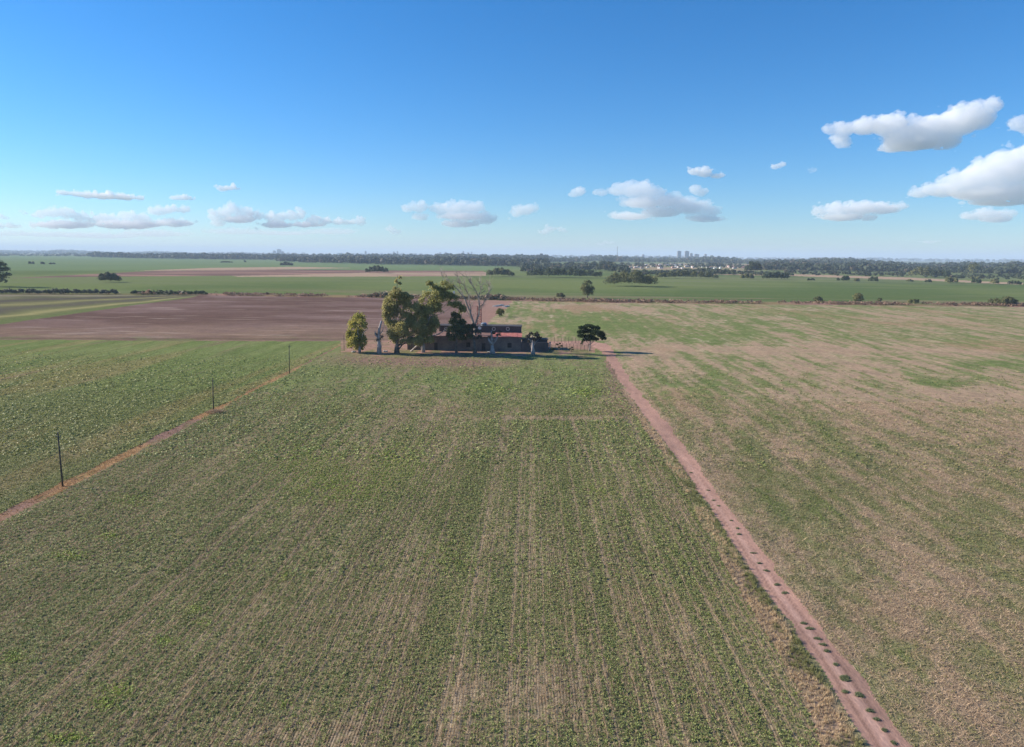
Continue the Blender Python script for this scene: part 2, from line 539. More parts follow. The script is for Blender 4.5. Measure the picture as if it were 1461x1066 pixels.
def ground_colour(reg, x, y):
    px, py = project(x, y)
    n = x.shape[0]
    col = np.zeros((n, 3))
    row = np.zeros(n)
    lod = sstep(90, 170, y)                          # plants stand as meshes on the nearer land
    big = fbm(x * .02, y * .008, 51, 4)
    med = fbm(x * .25, y * .06, 52, 4)
    fine = fbm(x * 1.3, y * .5, 53, 3)

    def put(k, f):
        i = np.nonzero(reg == k)[0]
        if len(i):
            c, rw = f(i)
            col[i] = c
            row[i] = rw

    def f_stubble(i):
        X, Y, PX, PY, M, Fi = x[i], y[i], px[i], py[i], med[i], fine[i]
        c = cover_A(X, Y, PX, PY)
        lush = np.clip(blob(PX, PY, LUSH_PATCH), 0, 1)
        back = sstep(597, 588, PY)                   # the plot nearer the house
        soil = mixc(np.tile(LITTER, (len(i), 1)), SOIL, sstep(.4, .65, M))
        under = mixc(soil, STRAW * .7, sstep(.5, .1, c) * .6)
        under = mixc(under, GREEN * 0.8, c * .45)
        g = mixc(np.tile(GREEN * 1.12, (len(i), 1)), YELLOW * .8, sstep(.5, .75, M) * .4)
        g = mixc(g, LUSH, lush * .8)
        top = mixc(LITTER * .95 + 0 * g, g, sstep(.15, .85, c + back * .12))
        top = mixc(top, SOIL * 1.15, back * sstep(.5, .68, Fi * .5 + M * .5) * .55)
        bare = np.clip(blob(PX, PY, [(600, 516, 110, 8, 1), (520, 512, 60, 9, .5), (690, 520, 60, 5, .6), (880, 560, 22, 40, .9), (895, 590, 16, 16, .8), (710, 585, 120, 6, .55), (860, 590, 60, 5, .4), (690, 632, 18, 6, .6), (780, 545, 40, 10, .25)]), 0, 1)
        top = mixc(top, MAUVE * 1.25, bare * .85)
        cc = mixc(under, top, lod[i])
        return cc, (1 - lod[i] * .6) * sstep(.9, .2, c) * (1 - back * .7)

    def f_left(i):
        X, Y, PX, PY, M, Fi = x[i], y[i], px[i], py[i], med[i], fine[i]
        c = cover_L(X, Y, PX, PY)
        s = sstep(.5, .72, fbm(X * .16 + 5, Y * .012, 43, 3))
        g = mixc(np.tile(LUSH * 1.0, (len(i), 1)), GREEN * 1.1, sstep(.35, .6, M))
        g = mixc(g, ORANGE * .85, s * .42)
        top = mixc(MAUVE * 1.1 + 0 * g, g, sstep(.2, .7, c))
        under = mixc(SOIL + 0 * g, LITTER, M)
        under = mixc(under, g, .35 + .2 * c)
        return mixc(under, top, lod[i]), .3 * np.ones(len(i))

    def f_right(i):
        X, Y, PX, PY, M, Fi = x[i], y[i], px[i], py[i], med[i], fine[i]
        c = cover_R(X, Y, PX, PY)
        g = mixc(np.tile(GREEN * 1.1, (len(i), 1)), LUSH * 1.05, sstep(.75, 1.0, c))
        t = mixc(np.tile([.385, .285, .19], (len(i), 1)), ORANGE * .85, sstep(.5, .7, fbm(X * .03, Y * .02, 34, 3)) * .7)
        t = mixc(t, PINK * .8, sstep(.3, .0, c) * .25)
        wh = sstep(.63, .8, fbm(X * .5, Y * .12, 35, 3)) * sstep(.75, .2, np.abs(c - .45) * 2)
        cc = mixc(t, g, sstep(.2, .75, c))
        cc = mixc(cc, np.array([.5, .43, .30]), wh * .5 * sstep(150, 300, Y))
        under = mixc(SOIL * 1.1 + 0 * cc, cc, .6 * np.ones(len(i)))
        return mixc(under, cc, lod[i]), 0 * X

    def f_road(i):
        X, Y, PX, PY, M, Fi = x[i], y[i], px[i], py[i], med[i], fine[i]
        c = mixc(np.tile(PINK, (len(i), 1)), MAUVE * 1.35, sstep(.4, .75, M * .6 + Fi * .4) * .55)
        l = np.interp(PY, [p[1] for p in ROAD_L[::-1]][4:], [p[0] for p in ROAD_L[::-1]][4:])
        rr = np.interp(PY, [p[1] for p in ROAD_R[::-1]][4:], [p[0] for p in ROAD_R[::-1]][4:])
        u = (PX - l) / np.maximum(rr - l, 1)
        tr = np.exp(-((u - .26) / .05) ** 2) + np.exp(-((u - .66) / .05) ** 2)
        tr = np.where(PY > 500, tr, 0) * sstep(125, 65, Y)
        c = mixc(c, PINK * .5, np.clip(tr, 0, 1) * .85 * sstep(.2, .45, M))
        c = mixc(c, np.array([.47, .31, .26]), np.exp(-((u - .46) / .12) ** 2) * .5 * sstep(150, 60, Y))
        return c, 0 * X

    def f_yard(i):
        c = mixc(np.tile(PINK * .85, (len(i), 1)), GREEN, sstep(.42, .6, fbm(x[i] * .3, y[i] * .15, 61, 3)) * np.where(py[i] > 499, .75, .25))
        return mixc(c, LITTER * .7, sstep(.5, .7, fine[i]) * .5), 0 * x[i]

    def f_path(i):
        c = mixc(np.tile(MAUVE * 1.25, (len(i), 1)), ORANGE * np.array([1.05, .88, .85]), sstep(.42, .6, fbm(x[i] * .15, y[i] * .06, 62, 3)))
        return mixc(c, GREEN, sstep(.55, .75, fine[i]) * .4), 0 * x[i]

    def f_verge(i):
        c = mixc(np.tile(TAN * .8, (len(i), 1)), GREEN * 1.1, sstep(.45, .62, med[i]) * .7)
        c = mixc(c, MAUVE * 1.2, sstep(560, 525, py[i]) * .8)
        return mixc(c, SOIL, sstep(.5, .7, fine[i]) * .4), 0 * x[i]

    def f_plough(i):
        X, Y, PX, PY = x[i], y[i], px[i], py[i]
        st = fbm(X * .02 + 4, Y * .05, 71, 4)
        c = mixc(np.tile(MAUVE * .74, (len(i), 1)), np.array([.205, .135, .118]), sstep(.35, .7, st))
        low = sstep(452, 482, PY)
        c = mixc(c, np.array([.275, .19, .135]), low * (.45 + .4 * sstep(.4, .6, fbm(X * .05, Y * .1, 72, 3))))
        c = mixc(c, np.array([.42, .33, .27]), sstep(.68, .8, fbm(X * .03, Y * .35, 73, 3)) * .6)
        edge = np.exp(-((PY - curve(PX, PLOUGH_B) + 2.5) / 1.4) ** 2)
        c = mixc(c, SOIL * .6, edge * .55)
        c = mixc(c, PINK * .95, sstep(640, 700, PX) * .7)
        c = mixc(c, GREEN, sstep(.6, .7, fbm(X * .1, Y * .1, 74, 3)) * sstep(475, 486, PY) * .6)
        return c, 0 * X

    def f_strips(i):
        X, Y, PX, PY = x[i], y[i], px[i], py[i]
        d = PY - curve(PX, DIAG)                       # rows fan with the field's slanting edge
        v = (PY - 421) / np.maximum(curve(PX, DIAG) - 421, 2) + (fbm(X * .03, Y * .03, 76, 3) - .5) * .18
        dark = np.array([.10, .085, .07])
        lt = np.array([.30, .27, .12])
        c = np.tile(np.array([.16, .165, .075]), (len(i), 1))
        c = mixc(c, dark * 1.1, np.exp(-((v - .22) / .1) ** 2))
        c = mixc(c, lt, np.exp(-((v - .38) / .05) ** 2) * .8)
        c = mixc(c, dark * 1.25, np.exp(-((v - .52) / .09) ** 2) * .8)
        c = mixc(c, lt * 1.15, np.exp(-((v - .74) / .07) ** 2) * .9)
        c = mixc(c, LUSH, np.exp(-((v - .92) / .08) ** 2) * .7)
        c = mixc(c, np.array([.32, .26, .2]), sstep(.14, .0, v) * .8)
        return c, 0 * X

    def f_bank(i):
        c = mixc(np.tile(PINK * .8, (len(i), 1)), ORANGE * .8, sstep(.4, .6, fbm(x[i] * .05, y[i] * .02, 77, 3)))
        c = mixc(c, GREEN * .9, sstep(.55, .7, fbm(x[i] * .04 + 7, y[i] * .04, 78, 3)) * .7)
        c = mixc(c, GREEN * .8, sstep(320, 250, px[i]) * .6)
        return c, 0 * x[i]

    def f_far(i):
        X, Y, PX, PY = x[i], y[i], px[i], py[i]
        b = fbm(X * .004, Y * .004, 81, 4)
        s = fbm(X * .006 + 3, Y * .03, 82, 4)
        c = mixc(np.tile(np.array([.102, .145, .052]), (len(i), 1)), np.array([.155, .19, .07]), sstep(.35, .65, b))
        c = mixc(c, np.array([.17, .19, .09]), sstep(.5, .7, s) * .6)
        fw = sstep(388, 384, PY) * sstep(760, 690, PX)           # paler crop beyond the ploughed strip
        c = mixc(c, np.array([.15, .215, .10]), fw * .75)
        fr = sstep(900, 1000, PX) * sstep(410, 398, PY)
        c = mixc(c, np.array([.17, .185, .10]), fr * sstep(.4, .6, s) * .8)
        edge = np.exp(-((PY - curve(PX, HEDGE) + 5) / 4) ** 2) * sstep(250, 500, PX)
        c = mixc(c, np.array([.24, .19, .12]), edge * .6 * sstep(.4, .6, fbm(X * .01, Y * .05, 83, 3)))
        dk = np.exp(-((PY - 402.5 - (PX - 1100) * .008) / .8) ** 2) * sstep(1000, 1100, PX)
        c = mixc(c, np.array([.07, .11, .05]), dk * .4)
        return c, 0 * X

    def f_farplough(i):
        c = mixc(np.tile(MAUVE * .85, (len(i), 1)), PINK * .75, sstep(.4, .7, fbm(x[i] * .006, y[i] * .03, 84, 3)))
        return c, 0 * x[i]

    def f_fartan(i):
        X, Y = x[i], y[i]
        s = .5 + .5 * np.sin((X * .35 + Y) / 26.0 + 3 * fbm(X * .01, Y * .01, 86, 2))
        c = mixc(np.tile(TAN * 1.05, (len(i), 1)), MAUVE * 1.35, s * .6 * sstep(540, 580, px[i]) * sstep(720, 700, px[i]))
        return c, 0 * X

    def f_town(i):
        c = mixc(np.tile(TAN * .95, (len(i), 1)), GREEN * 1.1, sstep(.4, .6, fbm(x[i] * .012, y[i] * .01, 87, 3)) * .85)
        return c, 0 * x[i]

    def f_ground(i):
        b = fbm(x[i] * .0012, y[i] * .0009, 88, 4)
        c = mixc(np.tile(np.array([.09, .12, .06]), (len(i), 1)), np.array([.20, .17, .11]), sstep(.45, .7, b))
        return c, 0 * x[i]

    for k, f in enumerate([f_road, f_yard, f_path, f_verge, f_stubble, f_left, f_right, f_plough, f_strips, f_bank, f_far, f_farplough, f_fartan, f_town, f_ground]):
        put(k, f)
    return np.concatenate([np.clip(col, .005, .8), row[:, None]], 1)


def ground_z(reg, x, y):
    z = (fbm(x * .25, y * .12, 95, 3) - .5) * .14
    return z


# ------------------------------------------------------------------ the ground: one sheet, cut along the field edges
def build_ground():
    ys = [12.0]
    while ys[-1] < 26000:
        v = ys[-1]
        ys.append(v + (max(.16, .0042 * v) if v < 560 else .012 * v))
    ys = np.array(ys)
    us = np.linspace(-1.25, 1.25, 760)
    nu, ny = len(us), len(ys)
    X = (ys[:, None] * us[None, :]).ravel()
    Y = np.repeat(ys, nu)
    idx = np.arange(nu * ny).reshape(ny, nu)
    quads = np.stack([idx[:-1, :-1], idx[:-1, 1:], idx[1:, 1:], idx[1:, :-1]], -1).reshape(-1, 4)
    fx, fy = X[quads].mean(1), Y[quads].mean(1)
    freg = classify(fx, fy)
    Z = ground_z(None, X, Y) * sstep(600, 300, Y)
    mats = {
        0: field_mat('dirt', fine=.22, bump=.03, streak=3),
        1: field_mat('yard_dirt', fine=.3, bump=.05, streak=1),
        2: field_mat('path_dirt', fine=.4, bump=.08, streak=1.5),
        3: field_mat('verge_soil', fine=.4, bump=.08, streak=1.5),
        4: field_mat('stubble_soil', rows=.5, fine=.3, bump=.05, streak=11),
        5: field_mat('pasture_soil', rows=.3, fine=.35, bump=.06, streak=6),
        6: field_mat('right_pasture_soil', fine=.42, bump=.10, streak=1.4),
        7: field_mat('ploughed_soil', fine=.3, bump=.12, streak=.6),
        8: field_mat('garden_soil', fine=.35, bump=.15, streak=.5),
        9: field_mat('bank_grass', fine=.45, bump=.2, streak=.6),
        10: field_mat('far_crop', fine=.2, bump=.1, streak=.4),
        11: field_mat('far_soil', fine=.2, bump=.1, streak=.4),
        12: field_mat('far_stubble', fine=.25, bump=.1, streak=.4),
        13: field_mat('town_soil', fine=.3, bump=.1, streak=.6),
        14: field_mat('plain', fine=.3, bump=.2, streak=.6),
    }
    for k, name in enumerate(FIELDS):
        q = quads[freg == k]
        if not len(q):
            continue
        u, inv = np.unique(q.ravel(), return_inverse=True)
        x, y, z = X[u], Y[u], Z[u]
        col = ground_colour(np.full(len(u), k), x, y)
        o = link_mesh(name, np.stack([x, y, z], 1), inv.reshape(-1, 4), mats[k], col=col)
        o['kind'] = 'structure'
    # the land under and around it all
    c = np.array([[-26000, -400, -.5], [26000, -400, -.5], [26000, 26500, -.5], [-26000, 26500, -.5]])
    o = link_mesh('terrain', c, np.array([[0, 1, 2, 3]]), mats[14], col=np.tile([.12, .14, .07, 0], (4, 1)))
    o['kind'] = 'structure'


build_ground()


# ------------------------------------------------------------------ growing cover (uncountable): leaf and straw blades on the near land
def rot_z(v, a):
    c, s = np.cos(a), np.sin(a)
    return np.stack([v[..., 0] * c - v[..., 1] * s, v[..., 0] * s + v[..., 1] * c, v[..., 2]], -1)


def plant_template(k, spread, height, leaf, lean, rng):
    """k leaf quads of a small plant of unit size"""
    out = []
    for i in range(k):
        a = rng.uniform(0, 2 * math.pi)
        r = spread * math.sqrt(rng.uniform(0, 1))
        p = np.array([r * math.cos(a), r * math.sin(a), height * rng.uniform(.35, 1)])
        n = np.array([rng.normal(0, lean), rng.normal(0, lean), 1.0])
        n /= np.linalg.norm(n)
        u = np.cross(n, [math.cos(a + 1.3), math.sin(a + 1.3), .1])
        u /= np.linalg.norm(u)
        w = np.cross(n, u)
        l = leaf * rng.uniform(.7, 1.3)
        out.append([p - u * l * .5, p + w * l * .42, p + u * l * .5, p - w * l * .42])
    return np.array(out)


def blade_template(k, spread, height, width, lean, rng):
    out = []
    for i in range(k):
        a = rng.uniform(0, 2 * math.pi)
        r = spread * math.sqrt(rng.uniform(0, 1))
        p = np.array([r * math.cos(a), r * math.sin(a), -.02])
        h = height * rng.uniform(.6, 1.15)
        t = p + np.array([rng.normal(0, lean) * h, rng.normal(0, lean) * h, h])
        b = rng.uniform(0, 2 * math.pi)
        s = np.array([math.cos(b), math.sin(b), 0]) * width * .5
        out.append([p - s, p + s, t + s * .35, t - s * .35])
    return np.array(out)


class Cover:
    def __init__(self):
        self.v, self.c = [], []

    def scatter(self, temps, x, y, z, size, tint, rng, jit=.38, turn=True):
        """one plant of a template at each point, its leaves coloured near the given tint"""
        n = len(x)
        if not n:
            return
        which = rng.integers(0, len(temps), n)
        for t, tm in enumerate(temps):
            i = np.nonzero(which == t)[0]
            if not len(i):
                continue
            k = len(tm)
            a = rng.uniform(0, 2 * math.pi, len(i)) if turn else np.zeros(len(i))
            v = rot_z(np.broadcast_to(tm, (len(i), k, 4, 3)), a[:, None, None])
            v = v * size[i][:, None, None, None]
            v = v + np.stack([x[i], y[i], z[i]], -1)[:, None, None, :]
            c = tint[i][:, None, :] * rng.uniform(1 - jit, 1 + jit, (len(i), k, 1))
            c = np.repeat(c[:, :, None, :], 4, 2)
            self.v.append(v.reshape(-1, 3).astype(np.float32))
            self.c.append(c.reshape(-1, 3).astype(np.float32))

    def build(self, name, m, gain=(1, 1, 1)):
        v = np.concatenate(self.v)
        c = np.concatenate(self.c) * np.array(gain)
        f = np.arange(len(v), dtype=np.int32).reshape(-1, 4)
        return link_mesh(name, v, f, m, col=np.concatenate([np.clip(c, .01, .8), np.ones((len(c), 1))], 1))


LEAF = leaf_mat('crop_leaf', .3, .6)
STRAWM = leaf_mat('dry_straw', .2, .8)


def pts_in(y0, y1, dens, rng, umax=1.02):
    area = umax * (y1 * y1 - y0 * y0)
    n = int(area * dens)
    y = np.sqrt(rng.uniform(y0 * y0, y1 * y1, n))
    x = rng.uniform(-umax, umax, n) * y
    return x, y


def build_cover():
    rng = np.random.default_rng(11)
    soyT = [plant_template(6, .8, .8, .72, .6, rng) for _ in range(5)]
    soyF = [plant_template(4, .85, .75, .92, .55, rng) for _ in range(5)]
    strawT = [blade_template(8, .3, 1.0, .10, .22, rng) for _ in range(6)]
    for tm in strawT:
        sh = rng.uniform(-1.6, 1.6, len(tm))[:, None] - tm[:, :2, 1].mean(1)[:, None]
        tm[:, :, 1] += sh
        tm[:, :, 0] -= .75 * tm[:, :2, 0].mean(1)[:, None]
    litterT = [blade_template(5, .9, .5, .10, 1.6, rng) for _ in range(5)]
    grassT = [blade_template(12, .5, 1.0, .12, .35, rng) for _ in range(5)]
    crop, straw, past, verge = Cover(), Cover(), Cover(), Cover()
    bands = [(24, 62, 33, 34, .118, 1), (62, 100, 17, 16, .155, 1.3), (100, 150, 7, 7, .23, 1.9), (150, 215, 3.5, 0, .30, 2.5)]
    for y0, y1, dg, ds, sz, wide in bands:
        # green plants
        x, y = pts_in(y0, y1, dg * 1.35, rng)
        if y1 <= 150:                                  # drilled rows
            x = np.round(x / .21) * .21 + rng.normal(0, .045, len(x)) + .105 + .16 * fbm(x * .35, y * .35, 97, 2)
        px, py = project(x, y)
        ok = (px > -90) & (px < 1550) & (py < 1130)
        x, y, px, py = x[ok], y[ok], px[ok], py[ok]
        reg = classify(x, y)
        z = ground_z(None, x, y)
        u = rng.uniform(0, 1, len(x))
        fade = np.interp(y, [120, 212], [1, .02])
        temps = soyT if y1 <= 100 else soyF
        # field between poles and road
        i = np.nonzero((reg == 4))[0]
        c = cover_A(x[i], y[i], px[i], py[i])
        lush = np.clip(blob(px[i], py[i], LUSH_PATCH), 0, 1)
        keep = u[i] < np.clip(c * 1.25 - .08 + lush, 0, 1) * fade[i]
        i, lush, c = i[keep], lush[keep], c[keep]
        h = rng.uniform(0, 1, len(i))
        tint = mixc(np.tile([.115, .145, .062], (len(i), 1)), [.185, .205, .115], h)
        tint = mixc(tint, [.16, .165, .06], sstep(.8, 1, rng.uniform(0, 1, len(i))) * .7)
        tint = mixc(tint, [.075, .105, .05], sstep(.7, 1, rng.uniform(0, 1, len(i))) * .6)
        tint = mixc(tint, [.19, .25, .045], lush * .9)
        crop.scatter(temps, x[i], y[i], z[i], sz * rng.uniform(.7, 1.35, len(i)) * (1 + .25 * lush), tint, rng)
        # left field
        i = np.nonzero(reg == 5)[0]
        c = cover_L(x[i], y[i], px[i], py[i])
        keep = u[i] < c * fade[i]
        i = i[keep]
        s = sstep(.5, .72, fbm(x[i] * .16 + 5, y[i] * .012, 43, 3))
        tint = mixc(np.tile([.12, .165, .06], (len(i), 1)), [.17, .20, .095], rng.uniform(0, 1, len(i)))
        tint = mixc(tint, [.22, .18, .08], s * .4 * (rng.uniform(0, 1, len(i)) > .3))
        past.scatter(temps, x[i], y[i], z[i], sz * rng.uniform(.7, 1.3, len(i)), tint, rng)
        # right field: low plants and mown straw
        i = np.nonzero(reg == 6)[0]
        c = cover_R(x[i], y[i], px[i], py[i])
        keep = u[i] < np.clip(c * 1.0 + .02, 0, 1) * fade[i] * .8
        i, c = i[keep], c[keep]
        tint = mixc(np.tile([.125, .145, .07], (len(i), 1)), [.18, .19, .11], rng.uniform(0, 1, len(i)))
        tint = mixc(tint, [.10, .145, .05], sstep(.8, 1.0, c))
        past.scatter(temps, x[i], y[i], z[i], sz * rng.uniform(.55, 1.1, len(i)), tint, rng)
        # stubble in drilled rows
        if ds:
            n = int(2.04 * (y1 * y1 - y0 * y0) / 2 * ds * .85)
            x, y = pts_in(y0, y1, n / (1.02 * (y1 * y1 - y0 * y0)), rng)
            wob = 0.16 * (fbm(x * .35, y * .35, 97, 2))
            x = np.round(x / .21) * .21 + rng.normal(0, .012, len(x)) + wob
            px, py = project(x, y)
            ok = (px > -90) & (px < 1550) & (py < 1130)
            x, y, px, py = x[ok], y[ok], px[ok], py[ok]
            reg = classify(x, y)
            i = np.nonzero(reg == 4)[0]
            c = cover_A(x[i], y[i], px[i], py[i])
            keep = rng.uniform(0, 1, len(i)) < np.clip(1.02 - c * .95 + .5 * row_line(x[i], y[i]), .12, 1)
            i = i[keep]
            tint = mixc(np.tile([.33, .25, .17], (len(i), 1)), [.54, .43, .30], rng.uniform(0, 1, len(i)))
            straw.scatter(strawT, x[i], y[i], ground_z(None, x[i], y[i]), .19 * wide ** .4 * rng.uniform(.75, 1.15, len(i)), tint, rng, turn=False)
            # loose litter
            i = np.nonzero((reg == 6) | ((reg == 4) & (rng.uniform(0, 1, len(reg)) < .25)))[0]
            xx = x[i] + rng.uniform(-.1, .1, len(i))
            c = np.where(reg[i] == 6, cover_R(xx, y[i], px[i], py[i]), cover_A(xx, y[i], px[i], py[i]))
            keep = rng.uniform(0, 1, len(i)) < np.clip(.95 - c, .05, 1) * .8
            i, xx = i[keep], xx[keep]
            tint = mixc(np.tile([.31, .225, .15], (len(i), 1)), [.50, .39, .275], rng.uniform(0, 1, len(i)))
            straw.scatter(litterT, xx, y[i], ground_z(None, xx, y[i]), .3 * wide ** .6 * rng.uniform(.7, 1.3, len(i)), tint, rng)
    # the verge along the road and the path under the poles: tall dry and green grass
    for y0, y1, d, sz in [(24, 60, 30, .20), (60, 100, 16, .24), (100, 160, 7, .28), (160, 230, 2.5, .3)]:
        x, y = pts_in(y0, y1, d, rng)
        px, py = project(x, y)
        reg = classify(x, y)
        ok = (px > -90) & (px < 1550) & (py < 1130) & ((reg == 3) | (reg == 2)) & ~((reg == 3) & (px > np.interp(py, [p[1] for p in ROAD_L[::-1]][4:], [p[0] for p in ROAD_L[::-1]][4:]) - .06 * verge_w(py)))
        x, y, px, py, reg = x[ok], y[ok], px[ok], py[ok], reg[ok]
        g = fbm(x * .5, y * .2, 98, 3)
        rl = np.interp(py, [p[1] for p in ROAD_L[::-1]][4:], [p[0] for p in ROAD_L[::-1]][4:])
        du = (rl - px) / verge_w(py)
        g = g + .16 * sstep(.35, .05, du) - .1 * sstep(.3, .7, du)
        big = np.where((reg == 3) & (du < .3), 1.25, 1.0)
        keep = (rng.uniform(0, 1, len(x)) < np.where(reg == 3, np.where(py < 580, .25, .95), .3 + .5 * sstep(.42, .6, fbm(x * .15, y * .06, 62, 3))))
        x, y, g, reg, big = x[keep], y[keep], g[keep], reg[keep], big[keep]
        tint = mixc(np.tile([.46, .36, .24], (len(x), 1)), [.20, .205, .09], sstep(.53, .64, g))
        tint = np.where((reg == 2)[:, None], mixc(np.tile([.36, .23, .12], (len(x), 1)), [.29, .18, .13], sstep(.45, .55, g)), tint)
        s = sz * rng.uniform(.6, 1.2, len(x)) * np.where(reg == 2, .6, 1) * big
        verge.scatter(grassT, x, y, ground_z(None, x, y), s, tint, rng)
    for cv, nm, lb, ct in [(crop, 'crop_plants', 'low green crop plants regrowing between the stubble rows', 'crop plants'),
                           (straw, 'straw_stubble', 'pale cut straw standing in drilled rows and lying loose', 'straw'),
                           (past, 'pasture_plants', 'low green weeds covering the left and right fields', 'pasture weeds'),
                           (verge, 'verge_grass', 'tall tan and green grass beside the dirt road and pole path', 'grass')]:
        o = cv.build(nm, STRAWM if cv in (straw, verge) else LEAF, (1.2, 1.15, 1.05) if cv in (straw, verge) else ((1.9, 1.58, 1.2) if cv is past else (1.9, 1.8, 1.2)))
        tag(o, lb, ct, kind='stuff')


build_cover()


# ------------------------------------------------------------------ trees and bushes
def crown_mesh(lumps, n, size, c0, c1, rng, gap=.42, gscale=.35, shell=.45, squash=.75, hang=0.0, scat=.55):
    """leaf-sized faces through lumps (centre, radii); gaps cut by noise"""
    vol = np.array([r[0] * r[2] for _c, r in lumps], float)
    which = rng.choice(len(lumps), n, p=vol / vol.sum())
    cen = np.array([tuple(c) for c, _r in lumps])[which]
    rad = np.array([tuple(r) for _c, r in lumps])[which]
    d = rng.normal(0, 1, (n, 3))
    d /= np.linalg.norm(d, axis=1)[:, None]
    d[:, 2] = np.where((d[:, 2] < -.55), -d[:, 2] * .4, d[:, 2])
    rr = (shell + (1 - shell) * rng.uniform(0, 1, n)) * (1 + .22 * (rng.uniform(0, 1, n) > .85))
    p = cen + d * rad * rr[:, None]
    if hang:
        p[:, 2] -= hang * rng.uniform(0, 1, n) * rad[:, 2]
    g = .6 * vnoise(p[:, 0] * gscale + p[:, 1] * gscale * .7, p[:, 2] * gscale, 5) + .4 * vnoise(p[:, 0] * gscale * 2.3 + 9, p[:, 2] * gscale * 2.3 - p[:, 1] * gscale, 6)
    keep = g > gap - .12 + .2 * (rng.uniform(0, 1, n) - .5)
    p, d, which = p[keep], d[keep], which[keep]
    n = len(p)
    nn = d + rng.normal(0, scat, (n, 3))
    nn /= np.linalg.norm(nn, axis=1)[:, None]
    u = np.cross(nn, rng.normal(0, 1, (n, 3)))
    u /= np.linalg.norm(u, axis=1)[:, None]
    w = np.cross(nn, u)
    s = size * rng.uniform(.55, 1.35, n)[:, None]
    v = np.stack([p - u * s * .6, p + w * s * .45, p + u * s * .6, p - w * s * .45], 1).reshape(-1, 3)
    lt = rng.uniform(0, 1, len(lumps))[which] * .5 + .5 * rng.uniform(0, 1, n)
    c = mixc(np.tile(np.array(c0, float), (n, 1)), c1, lt)
    c = np.repeat(c, 4, 0)
    f = np.arange(len(v)).reshape(-1, 4)
    return v, f, np.concatenate([c, np.ones((len(c), 1))], 1)


TREE_LEAF = leaf_mat('tree_leaf', .5, .5)
FAR_LEAF = leaf_mat('distant_leaf', .15, .7)
BARK = simple_mat('bark', (.10, .075, .06), (.22, .17, .14), 1.2, bump=.05)
PALE_BARK = simple_mat('pale_bark', (.2, .175, .16), (.40, .36, .33), .9, bump=.05, c2=(.13, .11, .1))
DEAD_WOOD = simple_mat('dead_wood', (.22, .18, .15), (.44, .37, .31), 1.1, bump=.04)
WHITE_WOOD = simple_mat('bleached_wood', (.22, .18, .165), (.42, .37, .35), .8, bump=.04, c2=(.13, .105, .095))


def lumps_px(lst, dist, rng, depth=.8, yoff=0):
    """lumps given as pixel circles, at a real distance, as deep as they are wide"""
    out = []
    k = mpp(dist)
    for a in lst:
        bx, by, rx, rz = a[:4]
        dy = rng.uniform(-1, 1) * rx * k * depth + yoff
        out.append((at(bx, by, dist + dy), (rx * k, rx * k * .95, rz * k)))
    return out


def path_px(pts, dist, rng, wig=.4):
    return [at(px_, py_, dist + (rng.uniform(-1, 1) * wig if i else 0)) for i, (px_, py_) in enumerate(pts)]


def lobed(base, w, h, rng, n=7, flat=.85):
    """lumps for a bush or crown of a width and height on a base point"""
    out = []
    if h > .8 * w:                                        # upright crown
        for i in range(n + 9):
            f = rng.uniform(.12, .88)
            e = math.sqrt(max(.15, 1 - (2 * f - .9) ** 2))
            a = rng.uniform(-1, 1)
            r = w * rng.uniform(.26, .38)
            out.append((base + Vector((a * max(0, w * .5 * e - r * .7), rng.uniform(-1, 1) * max(0, w * .45 * e - r * .7), h * f)), (r, r, min(r * rng.uniform(.7, 1), h * min(f, 1 - f) + .2 * r))))
        return out
    for i in range(n):
        a = (2 * (i + .5) / n - 1) + rng.uniform(-.8, .8) / n
        r = max(w * .62 / n, min(h, w) * rng.uniform(.26, .42))
        hh = h * (1 - .42 * abs(a) ** 2.6) * rng.uniform(.84, 1.0)
        x = a * (w * .5 - r * .75)
        y = rng.uniform(-.5, .5) * min(w, 2.5 * h) * .6
        out.append((base + Vector((x, y, hh * .45)), (r, min(r, h), hh * .46)))
        out.append((base + Vector((x + rng.uniform(-r, r) * .5, y + rng.uniform(-r, r) * .5, hh * .76)), (r * .6, r * .6, hh * .24)))
    return out


def far_tree(name, bx, by, wpx, hpx, c0, c1, label, cat, rng, n=1200, lobes=6, leaf=None, gap=.35, trunk=None, group=None):
    trunk = 'tree' in name and 'clump' not in name if trunk is None else trunk
    base = G(bx, by)
    k = mpp(base.y)
    w, h = wpx * k, hpx * k
    t = thing(name, base, label, cat, group)
    lift = Vector((0, 0, h * (.12 if trunk else 0)))
    lm = lobed(base + lift, w, h * (.9 if trunk else 1.0), rng, lobes)
    sz = leaf or max(.35, 1.15 * k)
    v, f, c = crown_mesh(lm, int(n * 1.5), sz, c0, c1, rng, gap=gap if trunk else .15, gscale=2.2 / max(w, 2), shell=.55)
    link_mesh('crown', v, f, FAR_LEAF, t, c)
    if trunk:
        m = MB()
        m.tube([base + Vector((0, 0, -.2)), base + Vector((w * .01, 0, h * .3)), base + Vector((-w * .02, 0, h * .62))], [h * .03 + .05, h * .022 + .04, h * .008 + .02], 6, .1)
        m.build('trunk', BARK, t)
    return t


# --- colours of leaves
YG0, YG1 = (.23, .225, .045), (.50, .44, .12)
OL0, OL1 = (.08, .095, .03), (.24, .23, .08)
DK0, DK1 = (.028, .045, .016), (.065, .09, .03)
GR0, GR1 = (.10, .095, .06), (.19, .17, .12)
BLU0, BLU1 = (.035, .055, .028), (.075, .10, .045)


def base_y(px, py):
    return G(px, py).y


